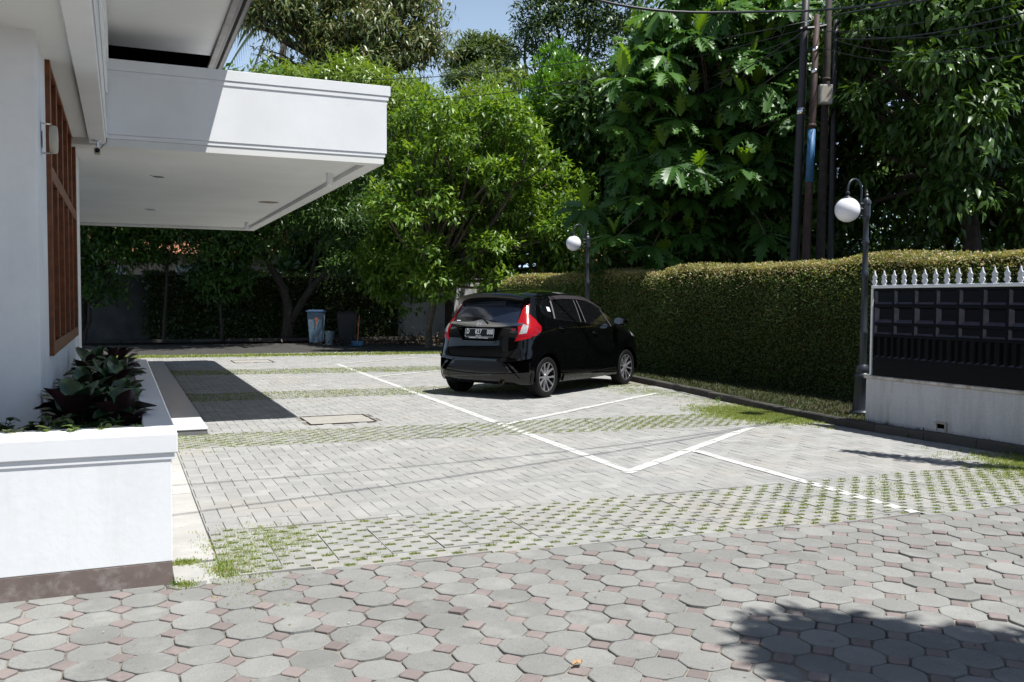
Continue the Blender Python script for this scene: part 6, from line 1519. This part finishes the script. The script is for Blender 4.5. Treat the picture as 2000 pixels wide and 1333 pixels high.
# ================================================================= PLANTER PLANTS
def oval(L, W, fold=.18, droopv=.25, nx=7, wav=.0):
    v = []
    for i in range(nx):
        s = i/(nx-1); w = W*math.sin(math.pi*min(1, .03+s*.96))**.5*(1-.10*s); x = L*s
        for j, t_ in enumerate((-1, -.5, 0, .5, 1)): v.append((x, w*t_, abs(t_)*w*fold*2-droopv*L*s*s+wav*math.sin(i*2.1+j)*abs(t_)))
    return v, [(i*5+j, (i+1)*5+j, (i+1)*5+j+1, i*5+j+1) for i in range(nx-1) for j in range(4)]
cal = [meshdata('leaf', *oval(.165, .058, .2, .45, wav=.004), M['calathea'], True), meshdata('leaf', *oval(.19, .062, .3, .25, wav=.006), M['calathea'], True), meshdata('leaf', *oval(.14, .052, .1, .7, wav=.005), M['calathea'], True)]
calp = meshdata('leaf', *oval(.19, .058, .25, .1), M['calathea_pale'], True)
CALP = [(-.22, 5.62), (-.05, 5.75), (-.30, 5.95), (-.10, 6.15), (-.02, 5.48), (-.20, 6.45), (-.03, 6.65), (-.25, 6.95), (-.06, 7.15), (-.22, 7.5), (-.05, 7.7), (-.2, 8.1), (-.05, 8.4), (-.25, 8.8), (-.08, 9.1), (-.22, 9.6), (-.05, 9.9)]
desc = ['nearest the wall corner with tall upright leaves', 'beside the white cap with purple undersides', 'close to the house wall behind the nearest one', 'in the middle of the clump', 'front right with dark drooping leaves', 'under the window near its left end', 'leaning over the cap beyond the front ones', 'against the wall below the second window bay']
for k, (x, y) in enumerate(CALP):
    t = empty('calathea_plant', (x, y, .61), random.uniform(0, 6), ('broad leaved purple and green plant '+desc[k]) if k < 8 else 'broad leaved purple plant far along the planter, %s from the near end' % ('ninth tenth eleventh twelfth thirteenth fourteenth fifteenth sixteenth seventeenth'.split()[k-8]), 'plant', 'broad leaved plants in the planter')
    sx = (1.0 if y < 7 else 1.05)*(1.12 if k == 0 else 1)
    st = MB(); n = 26 if k < 8 else 17
    for i in range(n):
        a = i*2.4+random.uniform(-.3, .3); el = random.uniform(.25, 1.35) if k not in (0,) else random.uniform(.8, 1.45); h_ = random.uniform(.05, .17)*sx; r_ = random.uniform(.02, .08)
        if k >= 8: h_ *= 1.3
        b_ = Vector((math.cos(a)*r_, math.sin(a)*r_, h_)); me = random.choice(cal) if not (k == 0 and i == 2) else calp
        o = bpy.data.objects.new('leaf', me); COL.objects.link(o); o.parent = t; s_ = random.uniform(.62, 1.0)*sx
        o.matrix_local = Matrix.Translation(b_) @ Matrix.Rotation(a, 4, 'Z') @ Matrix.Rotation(-el, 4, 'Y') @ Matrix.Rotation(random.uniform(-.5, .5), 4, 'X') @ Matrix.Scale(s_, 4)
        st.tube([(0, 0, -.02), tuple(b_*.6), tuple(b_)], .004, 5)
    st.build('stem', M['lf_small'], t)
sl = [meshdata('leaf', *oval(.055, .016, .15, .35, 5), M['lf_small']), meshdata('leaf', *oval(.05, .017, .15, .35, 5), M['lf_var'])]
SMALL = [(-.50, 5.0, 1), (-.36, 4.985, 1), (-.44, 4.99, 1), (-.28, 5.08, 0), (-.22, 4.985, 1), (-.14, 5.10, 0), (-.10, 4.99, 1), (-.02, 5.10, 0), (-.32, 5.28, 0), (-.18, 5.30, 0), (-.05, 5.28, 0), (-.60, 5.45, 0), (-.45, 5.5, 0), (.01, 5.0, 1), (-.27, 5.42, 0), (-.12, 5.40, 0)]
for k, (x, y, vr) in enumerate(SMALL):
    t = empty('bedding_plant', (x, y, .61), random.uniform(0, 6), ('variegated cream plant at the planter front, number %d from the left' % (1+sorted(q3[0] for q3 in SMALL if q3[2]).index(x))).replace('number 1 ', 'first ').replace('number 2 ', 'second ').replace('number 3 ', 'third ').replace('number 4 ', 'fourth ').replace('number 5 ', 'fifth ').replace('number 6 ', 'sixth ') if vr else 'small dark green bedding plant below broad leaves, %s from the left' % ('first second third fourth fifth sixth seventh eighth ninth tenth'.split()[sorted(q3[0] for q3 in SMALL if not q3[2]).index(x)]), 'plant', 'variegated plants at the planter front' if vr else 'dark green plants at the planter front')
    st = MB()
    for s2 in range(7):
        a = random.uniform(0, 6.28); tip = Vector((math.cos(a)*random.uniform(.01, .07), math.sin(a)*random.uniform(.01, .07), random.uniform(.05, .17))); st.tube([(0, 0, -.02), tuple(tip)], .0022, 4)
        for q2 in range(6):
            o = bpy.data.objects.new('leaf', sl[vr]); COL.objects.link(o); o.parent = t
            o.matrix_local = Matrix.Translation(tip*random.uniform(.55, 1)) @ Matrix.Rotation(q2*1.05+a, 4, 'Z') @ Matrix.Rotation(random.uniform(-.9, .1), 4, 'Y') @ Matrix.Scale(random.uniform(.7, 1.3), 4)
    st.build('stem', M['lf_small'], t)
# weeds at wall and kerb
for k, (x, y, s_, lab) in enumerate(((.235, 4.66, .5, 'tiny weed growing at the planter corner'), (7.50, 6.95, .7, 'small weed in the kerb joint below the fence wall'), (7.52, 5.75, .9, 'weed at the kerb foot near the right edge'), (7.62, 10.4, .8, 'weed clump at the kerb foot behind the car'))):
    t = empty('weed', (x, y, .0), 0, lab, 'weed')
    q = np.random.default_rng(200+k); n = 26; p = np.abs(q.normal(0, .03, (n, 3)))*np.array([-1, 1, 1.3])*s_; p[:, 0] = q.normal(0, .03, n)*s_
    V, F = place_leaves(LEAF, p, q.normal(size=(n, 3))+np.array([0, 0, .4]), np.array([0, 0, 1])+q.normal(size=(n, 3))*.4, .03*s_*1.4); fast('foliage', V, F, M['lf_bright'], t)
